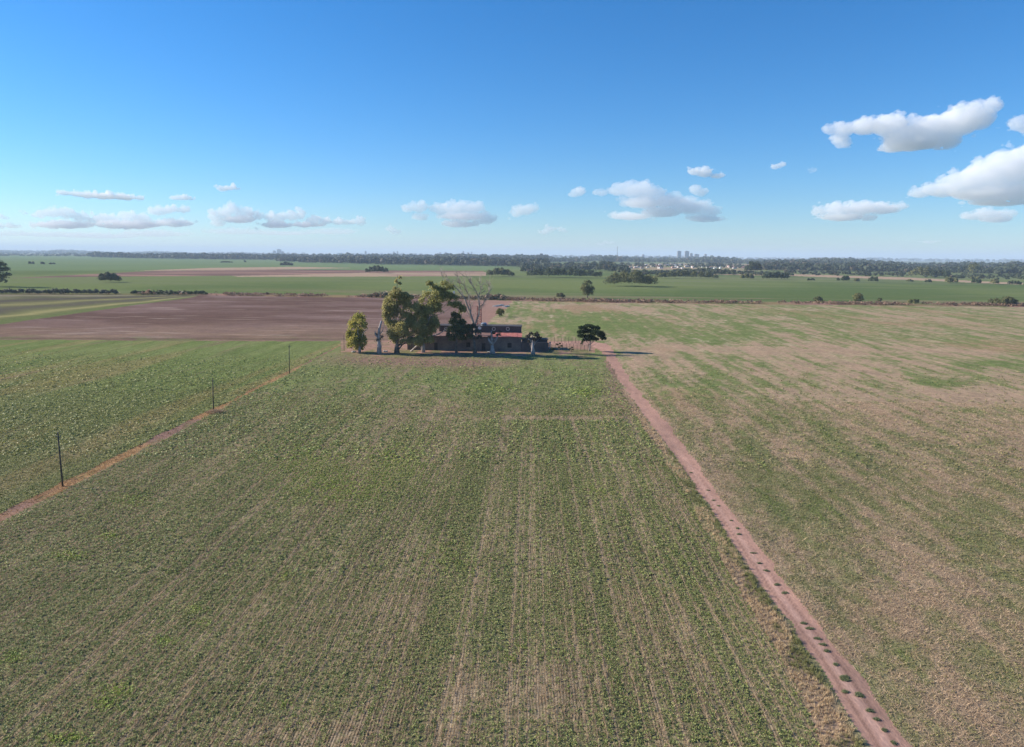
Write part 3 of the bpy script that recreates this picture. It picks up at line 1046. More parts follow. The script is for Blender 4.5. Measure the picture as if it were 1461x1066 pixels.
def homestead_tree(name, label, base, trunk, lumps, n, leafsz, c0, c1, trunk_r, tmat, rng, limbs=(), gap=.42, hang=0.0, gscale=.35, cat='tree', nb=14, yoff=0.0):
    b = G(*base)
    b.y += yoff
    d = b.y
    k = mpp(d)
    t = thing(name, at(base[0], base[1], d) if not yoff else at(base[0], base[1], d), label, cat)
    t.location.z = 0
    m = MB()
    tp = path_px(trunk, d, rng, .15)
    tp[0].z = -.3
    m.tube(tp, np.interp(np.linspace(0, 1, len(tp)), [0, .15, 1], [trunk_r * 1.35, trunk_r, trunk_r * (.45 if tmat is WHITE_WOOD else .12)]), 9, .12)
    for lb in limbs:
        pts, r = lb[0], lb[1]
        lp = path_px(pts, d, rng, .8)
        m.tube(lp, np.linspace(r, r * .35, len(lp)), 6, .1)
    if lumps:
        lm = lumps_px(lumps, d, rng)
        # limbs from the trunk to each lump
        for (c, r) in lm[::max(1, len(lm) // nb)]:
            low = [q for q in tp if q.z < c.z - .5] or [tp[0]]
            s = low[-1] if rng.uniform() < .6 else low[max(0, len(low) - 2)]
            mid = s.lerp(c, .5) + Vector((rng.uniform(-.5, .5), rng.uniform(-.5, .5), -.15 * (c - s).length * .3))
            m.tube([s, mid, s.lerp(c, .85)], [trunk_r * .2, trunk_r * .12, .03], 5, .1)
        v, f, col = crown_mesh(lm, n, leafsz, c0, c1, rng, gap=gap, gscale=gscale, hang=hang, scat=1.1)
        link_mesh('crown', v, f, TREE_LEAF, t, col)
    m.build('trunk', tmat, t, smooth=True)
    return t


def build_homestead_trees():
    rng = np.random.default_rng(21)
    homestead_tree('willow_tree', 'small yellowish green tree beside the dark post at the left end of the homestead', (512, 503.5), [(513, 504), (513, 494), (511, 482), (510, 465)],
                   [(512, 453, 10, 9), (505, 462, 9, 10), (516, 462, 8, 9), (510, 474, 11, 11), (517, 484, 7, 12), (505, 486, 8, 12), (498, 478, 5, 12), (512, 494, 8, 8), (499, 492, 5, 6)],
                   11000, .34, YG0, YG1, .42, PALE_BARK, rng, gap=.36, hang=.4, limbs=[([(513, 494), (518, 475), (526, 468)], .16)])
    homestead_tree('pollarded_tree', 'bare purplish broken tree trunk between the small willow and tall leafy tree', (541, 505), [(541, 506), (541, 494), (540, 482), (541, 470), (544, 458)],
                   [(537, 478, 4, 4), (545, 482, 3, 5), (539, 486, 4, 4)], 160, .35, GR0, GR1, .62, WHITE_WOOD, rng, limbs=[([(540, 484), (536, 478), (535, 472)], .25), ([(541, 478), (546, 472), (547, 466)], .2)])
    homestead_tree('tall_tree', 'tallest leafy tree with a thin feathery top at the left of the house', (567, 504), [(566, 506), (566, 494), (567, 484), (569, 474)],
                   [(566, 390, 2, 3), (571, 395, 2.5, 3), (565, 400, 2.5, 4), (570, 404, 3, 3), (563, 411, 3, 4), (569, 413, 4, 4), (577, 419, 7, 4), (585, 423, 6, 4), (566, 422, 7, 6), (554, 428, 8, 7), (551, 437, 6.5, 9), (550, 448, 5.5, 9), (560, 420, 7, 6), (574, 424, 8, 6),
                    (562, 434, 9, 8), (572, 430, 9, 7), (582, 435, 9, 8), (591, 441, 8, 6), (599, 446, 5, 5), (557, 448, 9, 8), (568, 446, 11, 8), (579, 449, 10, 8), (589, 453, 9, 7), (553, 458, 7, 8), (563, 462, 10, 8), (574, 462, 10, 8), (585, 464, 10, 8),
                    (595, 464, 7, 7), (558, 472, 7, 7), (569, 476, 9, 7), (581, 477, 9, 6), (592, 474, 8, 6), (565, 486, 6, 5), (588, 484, 7, 5), (602, 458, 5, 7), (600, 477, 6, 6), (597, 446, 7, 8), (594, 434, 5, 6), (566, 416, 9, 6), (578, 426, 10, 7), (560, 440, 9, 9), (572, 470, 12, 9), (586, 458, 10, 9), (578, 486, 9, 6), (596, 484, 9, 7), (560, 480, 7, 7), (604, 468, 7, 8)],
                   34000, .34, (.25, .24, .085), (.56, .49, .21), .75, BARK, rng, gap=.43, hang=.6, limbs=[([(569, 476), (568, 452), (567, 425), (567, 392)], .14), ([(567, 494), (575, 488), (584, 482), (592, 478)], .35), ([(566, 502), (574, 492), (582, 486)], .3)])
    homestead_tree('broad_tree', 'broad green tree with a pale trunk just left of the bare dead tree', (604.5, 503), [(604, 505), (604, 490), (606, 476), (612, 455), (620, 435)],
                   [(613, 404, 6, 5), (620, 410, 8, 7), (634, 404, 7, 5), (641, 409, 8, 6), (630, 414, 8, 7), (612, 418, 9, 7), (605, 427, 8, 7), (618, 428, 10, 8), (630, 426, 9, 8), (641, 420, 9, 6), (648, 424, 8, 5), (600, 438, 8, 8), (612, 442, 10, 9), (624, 440, 9, 8),
                    (652, 434, 8, 7), (642, 434, 8, 5), (606, 456, 10, 9), (618, 456, 8, 10), (598, 468, 10, 8), (608, 474, 10, 7), (618, 470, 5, 8), (660, 440, 6, 8), (597, 483, 8, 5), (607, 486, 7, 4), (604, 447, 9, 8), (614, 434, 10, 8), (624, 418, 10, 7), (634, 426, 9, 7), (612, 466, 9, 8), (623, 436, 9, 7), (602, 480, 10, 8), (612, 484, 8, 7), (598, 490, 7, 4), (622, 462, 6, 8)],
                   30000, .34, (.19, .20, .065), (.52, .48, .18), .5, PALE_BARK, rng, gap=.43, hang=.4)
    homestead_tree('dark_tree', 'compact dark green tree in front of the house wall under the dead tree', (651, 503), [(651, 505), (651, 492), (651, 478), (652, 462)],
                   [(653, 452, 6, 6), (648, 460, 8, 7), (659, 461, 7, 7), (654, 468, 11, 7), (645, 472, 8, 7), (663, 472, 7, 7), (652, 479, 12, 6), (660, 483, 7, 4), (645, 484, 6, 4), (640, 478, 4, 5), (648, 450, 5, 6), (658, 474, 9, 7), (668, 468, 6, 6), (670, 480, 6, 5)],
                   11000, .34, (.05, .075, .028), (.17, .19, .07), .36, BARK, rng, gap=.38)
    homestead_tree('grey_tree', 'sparse grey brown leafy tree beside the brown trunk in front of the house', (678, 503), [(677, 505), (677, 492), (675, 480), (672, 468)],
                   [(676, 466, 5, 6), (670, 474, 6, 6), (681, 474, 6, 5), (676, 482, 7, 4), (684, 481, 4, 4)], 1500, .36, GR0, GR1, .6, BARK, rng, gap=.4, yoff=-.6)
    # bare dead tree behind it
    d = G(680, 500).y + 1.5
    t = thing('dead_tree', at(679, 501, d), 'tall leafless dead tree with long bare limbs fanning above the house', 'tree')
    t.location.z = 0
    m = MB()
    k = mpp(d)
    trunk = path_px([(679, 503), (679, 485), (677, 466), (671, 447), (663, 426), (651, 411), (640, 397)], d, rng, .2)
    trunk[0].z = -.3
    m.tube(trunk, [.62, .5, .42, .33, .25, .15, .05], 8, .1)
    mains = [([(677, 466), (683, 448), (684, 436), (682, 422), (678, 413), (671, 404), (665, 393)], .3),
             ([(684, 440), (690, 433), (696, 421), (699, 412), (697, 405)], .16),
             ([(672, 449), (671, 438), (668, 420), (662, 408), (656, 401)], .17),
             ([(663, 427), (657, 413), (655, 402), (652, 394)], .12),
             ([(683, 424), (686, 412), (684, 402)], .1),
             ([(652, 412), (644, 406), (633, 398), (631, 392)], .09),
             ([(675, 458), (665, 442), (655, 434)], .14)]
    for pts, r in mains:
        p = path_px(pts, d, rng, 1.2)
        m.tube(p, np.linspace(r, .035, len(p)), 6, .1)
        for j in range(1, len(p)):
            for _ in range(8):
                s = p[j - 1].lerp(p[j], rng.uniform(0, 1))
                dr = (p[j] - p[j - 1]).normalized() + Vector(rng.normal(0, .55, 3))
                dr.z = abs(dr.z) * .8 + .25
                L = rng.uniform(1.2, 3.2)
                e = s + dr.normalized() * L
                m.tube([s, s.lerp(e, .5) + Vector(rng.normal(0, .12, 3)), e], [.06, .045, .02], 4)
                for _q in range(3):
                    a = s.lerp(e, rng.uniform(.4, .9))
                    m.tube([a, a + (dr.normalized() + Vector(rng.normal(0, .5, 3))) * rng.uniform(.5, 1.3)], [.03, .015], 3)
    m.build('trunk', DEAD_WOOD, t)
    # pollarded white trunks in front of the wall
    homestead_tree('pollarded_tree', 'stubby white Y shaped pollarded tree in front of the long dark wall', (702.5, 505), [(702.5, 507), (702.5, 498), (702, 489)],
                   [(711, 478, 4, 3.5), (714, 474, 3, 3), (698, 481, 2.5, 3), (704, 476, 3, 4)], 260, .32, (.05, .05, .03), (.12, .11, .07), .72, WHITE_WOOD, rng,
                   limbs=[([(702, 492), (698, 486), (697, 482)], .42), ([(703, 491), (708, 485), (711, 478)], .38), ([(702, 489), (701, 481), (701, 472)], .4)])
    homestead_tree('pollarded_tree', 'pollarded pale trunk with dark sprouts at the right end of the wall', (760, 506), [(760.5, 508), (760, 496), (760, 484)],
                   [(753, 481, 4, 4), (758, 477, 4, 4), (766, 478, 4, 5), (769, 483, 4, 4), (762, 484, 4, 3), (755, 487, 3, 3)], 900, .34, (.045, .04, .03), (.11, .085, .07), .55, WHITE_WOOD, rng,
                   limbs=[([(760, 490), (755, 484), (754, 479)], .28), ([(760, 488), (766, 482), (767, 476)], .26), ([(760, 485), (760, 476)], .22)], gap=.3)
    # leaning dead branch
    d = G(600, 501).y - 1.0
    t = thing('leaning_branch', at(573, 503, d), 'long bleached dead branch leaning up from the ground across the dark wall', 'dead branch')
    t.location.z = 0
    m = MB()
    p = path_px([(586, 500), (600, 489), (612, 481), (625, 477), (634, 472), (639, 468)], d, rng, .2)
    p[0].z = -.1
    m.tube(p, [.3, .26, .22, .18, .13, .06], 7, .12)
    for a, b2 in [((612, 481), (619, 484)), ((625, 477), (630, 479)), ((634, 472), (634, 466)), ((605, 486), (604, 479))]:
        m.tube([at(*a, d), at(*b2, d - .4)], [.1, .04], 5)
    m.build('limb', WHITE_WOOD, t, smooth=True)
    # round tree by the road
    homestead_tree('umbrella_tree', 'dark green umbrella shaped tree beside the bend of the dirt road', (841.5, 501), [(841, 502.5), (841.5, 496), (842, 489), (843, 480)],
                   [(831, 468, 6, 3.2), (840, 465.5, 8, 3), (850, 468, 7, 3.5), (829, 474, 6, 4), (839, 473, 9, 4.5), (850, 475, 9, 5), (858, 478, 6, 5), (861, 483, 4, 3.5), (832, 480, 6, 3.5), (842, 481, 8, 4), (836, 485, 6, 3), (848, 484, 7, 3), (827, 479, 3.5, 3)],
                   7000, .4, (.016, .032, .009), (.05, .08, .02), .28, DEAD_WOOD, rng, gap=.3, limbs=[([(841.5, 493), (834, 484), (831, 478)], .12), ([(842, 492), (850, 484), (855, 478)], .12), ([(841, 498), (839, 490), (836, 486)], .08)])
    # saplings along the fence
    homestead_tree('sapling', 'taller of two thin dark saplings in front of the wire fence', (797.5, 501), [(797.5, 502), (798, 497), (799, 493)],
                   [(795, 491.5, 2.2, 1.6), (801, 494, 2, 2), (799, 490.5, 2, 1.4), (797.5, 496, 1.4, 1.6)], 260, .26, DK0, DK1, .1, BARK, rng, limbs=[([(798, 497), (795, 492)], .06), ([(798, 497), (801, 493)], .06)], gap=.3, cat='sapling')
    homestead_tree('sapling', 'shorter thin dark sapling right of the other one before the wire fence', (815.5, 502), [(815.5, 502.5), (815.5, 499), (816, 496)],
                   [(813, 498, 1.6, 1.5), (816, 495.8, 1.6, 1.4), (817, 499, 1.6, 1.5)], 170, .24, DK0, DK1, .08, BARK, rng, limbs=[([(815.5, 499), (813, 497)], .05)], gap=.3, cat='sapling')
    homestead_tree('garden_shrub', 'small upright dark shrub behind the wire fence left of the umbrella tree', (831, 492.5), [(831, 493), (831, 490), (831, 488)],
                   [(831, 488, 1.8, 3), (830, 490.5, 2, 1.8)], 200, .26, DK0, DK1, .08, BARK, rng, gap=.3, cat='shrub')
    homestead_tree('garden_shrub', 'low dark shrub in the yard at the right end of the brick wall', (786, 499.5), [(786, 500), (786, 497)],
                   [(787, 497.5, 3, 2), (790, 498.5, 2.5, 1.4)], 240, .26, DK0, DK1, .07, BARK, rng, gap=.3, cat='shrub')
    homestead_tree('garden_shrub', 'dark round shrub alone in the field behind the house', (713.5, 452), [(713.5, 453), (713, 448), (713, 444)],
                   [(711, 446, 4, 4), (716, 445, 4, 4.5), (713, 442.5, 4, 3), (714, 449, 3, 2.5)], 1200, .5, OL0, OL1, .16, BARK, rng, gap=.3, cat='shrub')


build_homestead_trees()


# ------------------------------------------------------------------ the house, walls, fence and small things round it
def brick_mat(name, c0, c1, mortar, sc=1.0):
    m, nt, b, out = mat(name)
    tc = node(nt, 'ShaderNodeTexCoord')
    mp = node(nt, 'ShaderNodeMapping')
    mp.inputs['Rotation'].default_value = (R(-90), 0, 0)
    nt.links.new(tc.outputs['Object'], mp.inputs[0])
    br = node(nt, 'ShaderNodeTexBrick')
    br.inputs['Color1'].default_value = (*c0, 1)
    br.inputs['Color2'].default_value = (*c1, 1)
    br.inputs['Mortar'].default_value = (*mortar, 1)
    br.inputs['Scale'].default_value = 1.6 * sc
    br.inputs['Mortar Size'].default_value = .02
    nt.links.new(mp.outputs[0], br.inputs['Vector'])
    n = noise(nt, .35, 5, .65, tc.outputs['Object'])
    r = ramp(nt, n.outputs['Fac'], [(.3, (.55, .55, .58)), (.65, (1.15, 1.1, 1.05))])
    nt.links.new(mul(nt, br.outputs['Color'], r.outputs[0]), b.inputs['Base Color'])
    return m


BRICK = brick_mat('old_brick', (.20, .155, .135), (.15, .12, .11), (.20, .18, .165))
RENDERED = brick_mat('dark_render', (.125, .10, .098), (.10, .086, .088), (.125, .112, .11))
ROOFTILE = simple_mat('red_roof_sheet', (.34, .10, .085), (.52, .20, .165), .8, bump=.02, c2=(.44, .27, .22))
DULLROOF = simple_mat('dull_roof_sheet', (.17, .10, .085), (.27, .16, .135), .8, bump=.02)
DARKROOF = simple_mat('dark_roof', (.045, .042, .045), (.10, .09, .09), .7, bump=.02)
GLASS, _nt, _b, _o = mat('dusty_glass')
_b.inputs['Base Color'].default_value = (.05, .07, .07, 1)
_b.inputs['Roughness'].default_value = .15
_b.inputs['Specular IOR Level'].default_value = .5
STONE = simple_mat('pale_stone', (.40, .38, .34), (.60, .57, .50), 2.0)
WHITE = simple_mat('white_paint', (.70, .69, .67), (.82, .81, .79), 1.5, .5)
RUSTRED = simple_mat('red_lead_paint', (.25, .05, .045), (.36, .085, .07), 2.0, .6)
POSTWOOD = simple_mat('weathered_post', (.045, .038, .034), (.10, .085, .075), 1.4, bump=.01)
WIRE = simple_mat('fence_wire', (.12, .11, .10), (.2, .18, .17), 3)
BLUETANK = simple_mat('tank_sheet', (.16, .19, .25), (.24, .28, .34), 1.1, .45)
DOORMAT = simple_mat('old_door', (.03, .027, .025), (.06, .05, .045), 2)


def disc(mb, x, y, z, r, d, n=16):
    """a disc standing upright, facing the camera side (-y)"""
    mb.prism([(x + r * math.cos(2 * math.pi * k / n), z + r * math.sin(2 * math.pi * k / n)) for k in range(n)], y - d, y)


def ring(mb, x, y, z, r0, r1, d, n=18):
    vs, fs = [], []
    for yy in (y - d, y):
        for rr in (r0, r1):
            vs += [(x + rr * math.cos(2 * math.pi * k / n), yy, z + rr * math.sin(2 * math.pi * k / n)) for k in range(n)]
    for k in range(n):
        j = (k + 1) % n
        fs += [(k, j, n + j, n + k), (2 * n + k, 3 * n + k, 3 * n + j, 2 * n + j), (n + k, n + j, 3 * n + j, 3 * n + k), (k, 2 * n + k, 2 * n + j, j)]
    mb.add(vs, fs)


def build_house():
    yb = G(690, 500.5).y                                   # line of the front wall
    X = lambda px, py=490: at(px, py, yb).x
    Z = lambda px, py: at(px, py, yb).z
    x0, x1 = X(596), X(743)
    zf = Z(700, 480)                                       # top of the front wall
    yu = yb + 7.0                                          # the taller range set back behind the lean-to roof
    zr0 = zf
    zr1 = at(720, 474.5, yu).z
    zt = at(720, 465.5, yu).z
    t = thing('brick_house', (.5 * (x0 + x1), yb, 0), 'long dark brick farmhouse with a red roof strip behind the row of trees', 'house')
    m = MB()
    m.box(x0, x1, yb, yb + .45, -.3, zf)
    m.box(x0, x0 + .45, yb + .45, yu, -.3, zf)
    m.box(x1 - .45, x1, yb + .45, yu, -.3, zf)
    m.build('front_wall', BRICK, t)
    m = MB()
    m.box(x0 + 6, x1, yu, yu + 6, -.3, zt - .25)
    m.build('upper_wall', RENDERED, t)
    # lean-to roof, sheets lapped, with a broken edge
    m = MB()
    n = 46
    xs = np.linspace(x0 - .3, x1 + .35, n + 1)
    red, dull = MB(), MB()
    for i in range(n):
        a, b2 = xs[i] + .01, xs[i + 1] - .01
        dz = random.uniform(-.04, .04)
        s = random.uniform(-.15, .1)
        (red if a > X(699) else dull).add([(a, yb - .5 + s, zr0 - .12 + dz), (b2, yb - .5 + s, zr0 - .12 + dz), (b2, yu - .01, zr1 + dz), (a, yu - .01, zr1 + dz),
               (a, yb - .5 + s, zr0 - .02 + dz), (b2, yb - .5 + s, zr0 - .02 + dz), (b2, yu - .01, zr1 + .1 + dz), (a, yu - .01, zr1 + .1 + dz)],
              [(3, 2, 1, 0), (4, 5, 6, 7), (0, 1, 5, 4), (1, 2, 6, 5), (2, 3, 7, 6), (3, 0, 4, 7)])
    tag(red.build('lean_to_roof', ROOFTILE, t), 'red sheet roof over the right half')
    tag(dull.build('lean_to_roof', DULLROOF, t), 'dull brown sheet roof over the left half')
    m = MB()
    m.box(x0 + 5.8, x1 + .2, yu - .2, yu + 6.2, zt - .24, zt)
    m.build('flat_roof', DARKROOF, t)
    # round openings high on the set back wall
    for px in (637, 656, 704.5, 724.5):
        c = at(px, 469.3, yu)
        m = MB()
        ring(m, c.x, yu - .003, c.z, .42, .62, .1)
        w = m.build('window', STONE, t)
        m = MB()
        disc(m, c.x, yu - .004, c.z, .41, .05)
        g = m.build('pane', GLASS, w)
        g.matrix_parent_inverse = Matrix.Translation(-Vector(t.location))
    # openings in the front wall
    for px, wd, z0_, z1_, nm in [(622, 1.1, 0, 2.4, 'door'), (668, 1.3, 1.1, 2.6, 'window'), (690, 1.2, 0, 2.4, 'door'), (727, 1.3, 1.1, 2.6, 'window')]:
        cx = X(px)
        m = MB()
        m.box(cx - wd / 2, cx + wd / 2, yb - .06, yb - .003, max(z0_, .02), z1_)
        o = m.build(nm, DOORMAT, t)
        m = MB()
        m.box(cx - wd / 2 - .12, cx + wd / 2 + .12, yb - .1, yb - .003, z1_ + .003, z1_ + .2)
        q = m.build('lintel', RENDERED, o)
        q.matrix_parent_inverse = Matrix.Translation(-Vector(t.location))
    # garden wall right of the house, stepping down
    ty = yb + .1
    t2 = thing('garden_wall', (X(763), ty, 0), 'low dark yard wall continuing right from the house behind the pollarded trunk', 'wall')
    m = MB()
    z1 = Z(760, 488.5)
    z2 = Z(775, 488)
    m.box(X(743.6), X(765), ty, ty + .35, -.3, z1)
    m.box(X(765), X(783), ty + .003, ty + .35, -.3, z2 - .35)
    m.build('brickwork', RENDERED, t2)
    m = MB()
    m.box(X(743.6), X(765), ty - .06, ty + .41, z1 + .003, z1 + .12)
    m.box(X(765.2), X(783), ty - .06, ty + .41, z2 - .347, z2 - .25)
    m.build('coping', DARKROOF, t2)
    # shed behind the garden wall
    ys = yb + 5
    t3 = thing('shed', (at(752, 495, ys).x, ys, 0), 'small dark flat roofed shed behind the yard wall at the house corner', 'shed')
    sx0, sx1, sz = at(744.5, 490, ys).x, at(781, 490, ys).x, at(760, 483.8, ys).z
    m = MB()
    m.box(sx0, sx1, ys, ys + 4, -.2, sz - .2)
    m.build('wall', RENDERED, t3)
    m = MB()
    m.box(sx0 - .2, sx1 + .25, ys - .3, ys + 4.2, sz - .197, sz)
    m.build('roof', DARKROOF, t3)
    # left wall under the big tree
    t4 = thing('garden_wall', (X(590), yb, 0), 'broken reddish wall under the tall leafy tree at the left house end', 'wall')
    m = MB()
    xs = np.linspace(X(581), X(596) - .01, 8)
    for i in range(7):
        m.box(xs[i], xs[i + 1], yb + .05, yb + .4, -.3, Z(588, 487 + random.uniform(-1, 1.2)))
    m.build('brickwork', BRICK, t4)
    # gate pillar
    p = G(784.5, 497.5)
    t5 = thing('gate_pillar', p, 'pale yellowish gate pillar between the yard wall and the wire fence', 'pillar')
    m = MB()
    hh = 9.0 * mpp(p.y)
    m.box(p.x - .22, p.x + .22, p.y - .22, p.y + .22, -.2, hh)
    m.build('shaft', STONE, t5)
    m = MB()
    m.box(p.x - .3, p.x + .3, p.y - .3, p.y + .3, hh + .003, hh + .14)
    m.build('cap', STONE, t5)
    # water tank on the roof
    c = at(690, 473, yu + .5)
    t6 = thing('water_tank', (c.x, c.y, zt), 'round blue grey water tank standing on the house roof behind the trees', 'water tank')
    m = MB()
    r = 4.3 * mpp(c.y)
    ztop = at(690, 460.5, yu + .5).z
    zb = zt + .003
    m.tube([(c.x, c.y + r, zb), (c.x, c.y + r, ztop - .4), (c.x, c.y + r, ztop - .1), (c.x, c.y + r, ztop)], [r, r, r * .7, r * .2], 20)
    m.build('body', BLUETANK, t6)
    m = MB()
    for f_ in (.25, .6):
        zz = zb + (ztop - .4 - zb) * f_
        m.tube([(c.x, c.y + r, zz), (c.x, c.y + r, zz + .12)], [r * 1.03, r * 1.03], 20)
    m.build('hoop', DARKROOF, t6)
    # white round satellite dish beside it
    c = at(684.5, 468, yu - .8)
    t7 = thing('satellite_dish', (c.x, c.y, zr1), 'white round dish fixed to the wall beside the blue grey tank', 'dish')
    m = MB()
    nn = 16
    rr = 2.3 * mpp(c.y)
    vs = [(c.x, c.y + .1, c.z)] + [(c.x + rr * math.cos(2 * math.pi * k / nn), c.y - .12, c.z + rr * math.sin(2 * math.pi * k / nn)) for k in range(nn)]
    vs += [(c.x, c.y + .16, c.z)] + [(c.x + rr * math.cos(2 * math.pi * k / nn), c.y - .06, c.z + rr * math.sin(2 * math.pi * k / nn)) for k in range(nn)]
    fs = [(0, 1 + k, 1 + (k + 1) % nn) for k in range(nn)] + [(nn + 1, nn + 2 + (k + 1) % nn, nn + 2 + k) for k in range(nn)] + [(1 + k, nn + 2 + k, nn + 2 + (k + 1) % nn, 1 + (k + 1) % nn) for k in range(nn)]
    m.add(vs, fs)
    m.build('reflector', WHITE, t7)
    m = MB()
    m.tube([(c.x, c.y + .1, c.z), (c.x, yu + .02, c.z - .2)], [.06, .06], 6)
    m.tube([(c.x, c.y - .02, c.z - rr * .8), (c.x, c.y - .55, c.z)], [.03, .03], 5)
    m.build('arm', WIRE, t7)
    # red ladder mast on the roof
    d = yu + 2.0
    c0, c1 = at(681, 465, d), at(686.5, 465, d)
    zt2 = at(683, 436, d).z
    t8 = thing('lattice_mast', ((c0.x + c1.x) / 2, d, zt), 'short red ladder like steel mast standing on the roof behind the dead tree', 'mast')
    for xx in (c0.x, c1.x):
        m = MB()
        m.tube([(xx, d, zt + .003), (xx, d, zt2 + random.uniform(-.4, .2))], [.14, .14], 6)
        m.build('upright', RUSTRED, t8)
    m = MB()
    z = zt + .6
    while z < zt2 - .4:
        m.tube([(c0.x, d, z), (c1.x, d, z)], [.06, .06], 5)
        m.tube([(c0.x, d, z), (c1.x, d, z + .75)], [.04, .04], 5)
        z += .75
    m.build('rungs', RUSTRED, t8)
    # white trough high post seen behind the dead tree
    b = G(647.7, 431)
    t9 = thing('white_marker', b, 'bright white marker post standing in the field behind the dead tree', 'post')
    kk = mpp(b.y)
    m = MB()
    m.tube([(b.x, b.y, -.2), (b.x, b.y, 11 * kk)], [.16, .14], 8)
    m.build('pole', POSTWOOD, t9)
    m = MB()
    m.box(b.x - 1.1 * kk, b.x + 1.1 * kk, b.y - .35, b.y - .17, 11 * kk, 15.5 * kk)
    m.build('panel', WHITE, t9)


build_house()


def build_small_things():
    # wire fence with tall thin posts
    a, b = G(787, 499.5), G(839, 500.5)
    t = thing('wire_fence', a, 'wire fence of thin dark posts between the gate pillar and umbrella tree', 'fence')
    n = 11
    h = 9.5 * mpp(a.y)
    for i in range(n):
        p = a.lerp(b, i / (n - 1))
        m = MB()
        hh = h * random.uniform(.85, 1.15)
        m.tube([(p.x, p.y, -.2), (p.x + random.uniform(-.05, .05), p.y, hh)], [.06, .05], 6)
        m.build('post', POSTWOOD, t)
    m = MB()
    for z in np.linspace(.35, h * .85, 5):
        m.tube([a + Vector((0, 0, z)), a.lerp(b, .5) + Vector((0, 0, z - .05)), b + Vector((0, 0, z))], [.018] * 3, 4)
    m.build('wires', WIRE, t)
    a, b = G(786, 489.5), G(826, 489.5)
    t = thing('wire_fence', a, 'farther wire fence behind the pink yard track near the umbrella tree', 'fence')
    h = 8.5 * mpp(a.y)
    for i in range(9):
        p = a.lerp(b, i / 8)
        m = MB()
        m.tube([(p.x, p.y, -.2), (p.x, p.y, h * random.uniform(.9, 1.1))], [.055, .05], 6)
        m.build('post', POSTWOOD, t)
    m = MB()
    for z in np.linspace(.4, h * .85, 4):
        m.tube([a + Vector((0, 0, z)), b + Vector((0, 0, z))], [.018] * 2, 4)
    m.build('wires', WIRE, t)
    # field poles
    for bx, by, tx, ty, lab in [(89.5, 694, 82.5, 618, 'nearest dark wooden pole leaning beside the dry path at the left'),
                                (304.5, 586, 303.5, 540, 'middle dark wooden pole beside a brown heap of dry grass on the path'),
                                (412.8, 533, 412.5, 492, 'farthest dark wooden pole standing alone in the green field left of the house'),
                                (491, 500.5, 490.5, 478, 'short dark post beside the small willow at the left end of the homestead')]:
        p = G(bx, by)
        top = at(tx, ty, p.y)
        t = thing('wooden_pole', p, lab, 'pole', 'wooden poles along the dry path' if bx < 450 else None)
        m = MB()
        r = .115 if bx < 450 else .08
        m.tube([p + Vector((0, 0, -.3)), p.lerp(top, .5), top], [r, r * .85, r * .68], 10)
        m.build('shaft', POSTWOOD, t, smooth=True)
        m = MB()
        d = (top - p).normalized()
        m.tube([top, top + d * .06, top + d * .12], [r * .8, r * .8, r * .4], 10)
        m.build('cap', WIRE, t)
        if bx < 450:
            m = MB()
            q = p.lerp(top, .93)
            m.tube([q + Vector((-.32, 0, 0)), q + Vector((.32, 0, 0))], [.035, .035], 6)
            for s in (-.3, .3):
                m.tube([q + Vector((s, 0, 0)), q + Vector((s, 0, .1)), q + Vector((s, 0, .16))], [.04, .05, .02], 8)
            m.build('insulator_bracket', WIRE, t)
    # dry grass heap at the second pole
    p = G(308, 589)
    rng = np.random.default_rng(3)
    temps = [blade_template(14, .6, .6, .06, 1.2, rng) for _ in range(4)]
    cv = Cover()
    n = 120
    a, rr = rng.uniform(0, 6.28, n), np.sqrt(rng.uniform(0, 1, n))
    x, y = p.x + rr * np.cos(a) * 1.9, p.y + rr * np.sin(a) * 1.2
    cv.scatter(temps, x, y, .3 * (1 - rr ** 2), np.full(n, .5), np.tile([.42, .30, .19], (n, 1)), rng)
    o = cv.build('dry_grass_heap', STRAWM)
    tag(o, 'low brown heap of dry grass at the foot of the middle pole', 'grass heap')
    # pale slabs behind the house
    for i, (px, py, lab) in enumerate([(708.5, 437, 'pale concrete trough lying leftmost of three behind the house'), (714, 436, 'pale concrete trough lying between two others behind the house'),
                                       (722, 437.5, 'pale concrete trough lying rightmost of three behind the house')]):
        b = G(px, py)
        L, wd, ht = (9.0, 6.5, 8.0)[i], .9, .55
        t = thing('cattle_trough', b, lab, 'trough', 'concrete troughs behind the house')
        ang = R(72)
        Rm = Matrix.Translation(b) @ Matrix.Rotation(ang, 4, 'Z') @ Matrix.Translation(-b)
        m = MB()
        m.box(b.x - L / 2, b.x + L / 2, b.y - wd, b.y - wd + .2, -.05, ht)
        m.box(b.x - L / 2, b.x + L / 2, b.y + wd - .2, b.y + wd, -.05, ht)
        m.box(b.x - L / 2 + .003, b.x - L / 2 + .2, b.y - wd + .2, b.y + wd - .2, -.05, ht)
        m.box(b.x + L / 2 - .2, b.x + L / 2 - .003, b.y - wd + .2, b.y + wd - .2, -.05, ht)
        m.box(b.x - L / 2 + .2, b.x + L / 2 - .2, b.y - wd + .2, b.y + wd - .2, -.05, .12)
        m.v = [tuple(Rm @ Vector(v)) for v in m.v]
        m.build('basin', STONE, t)
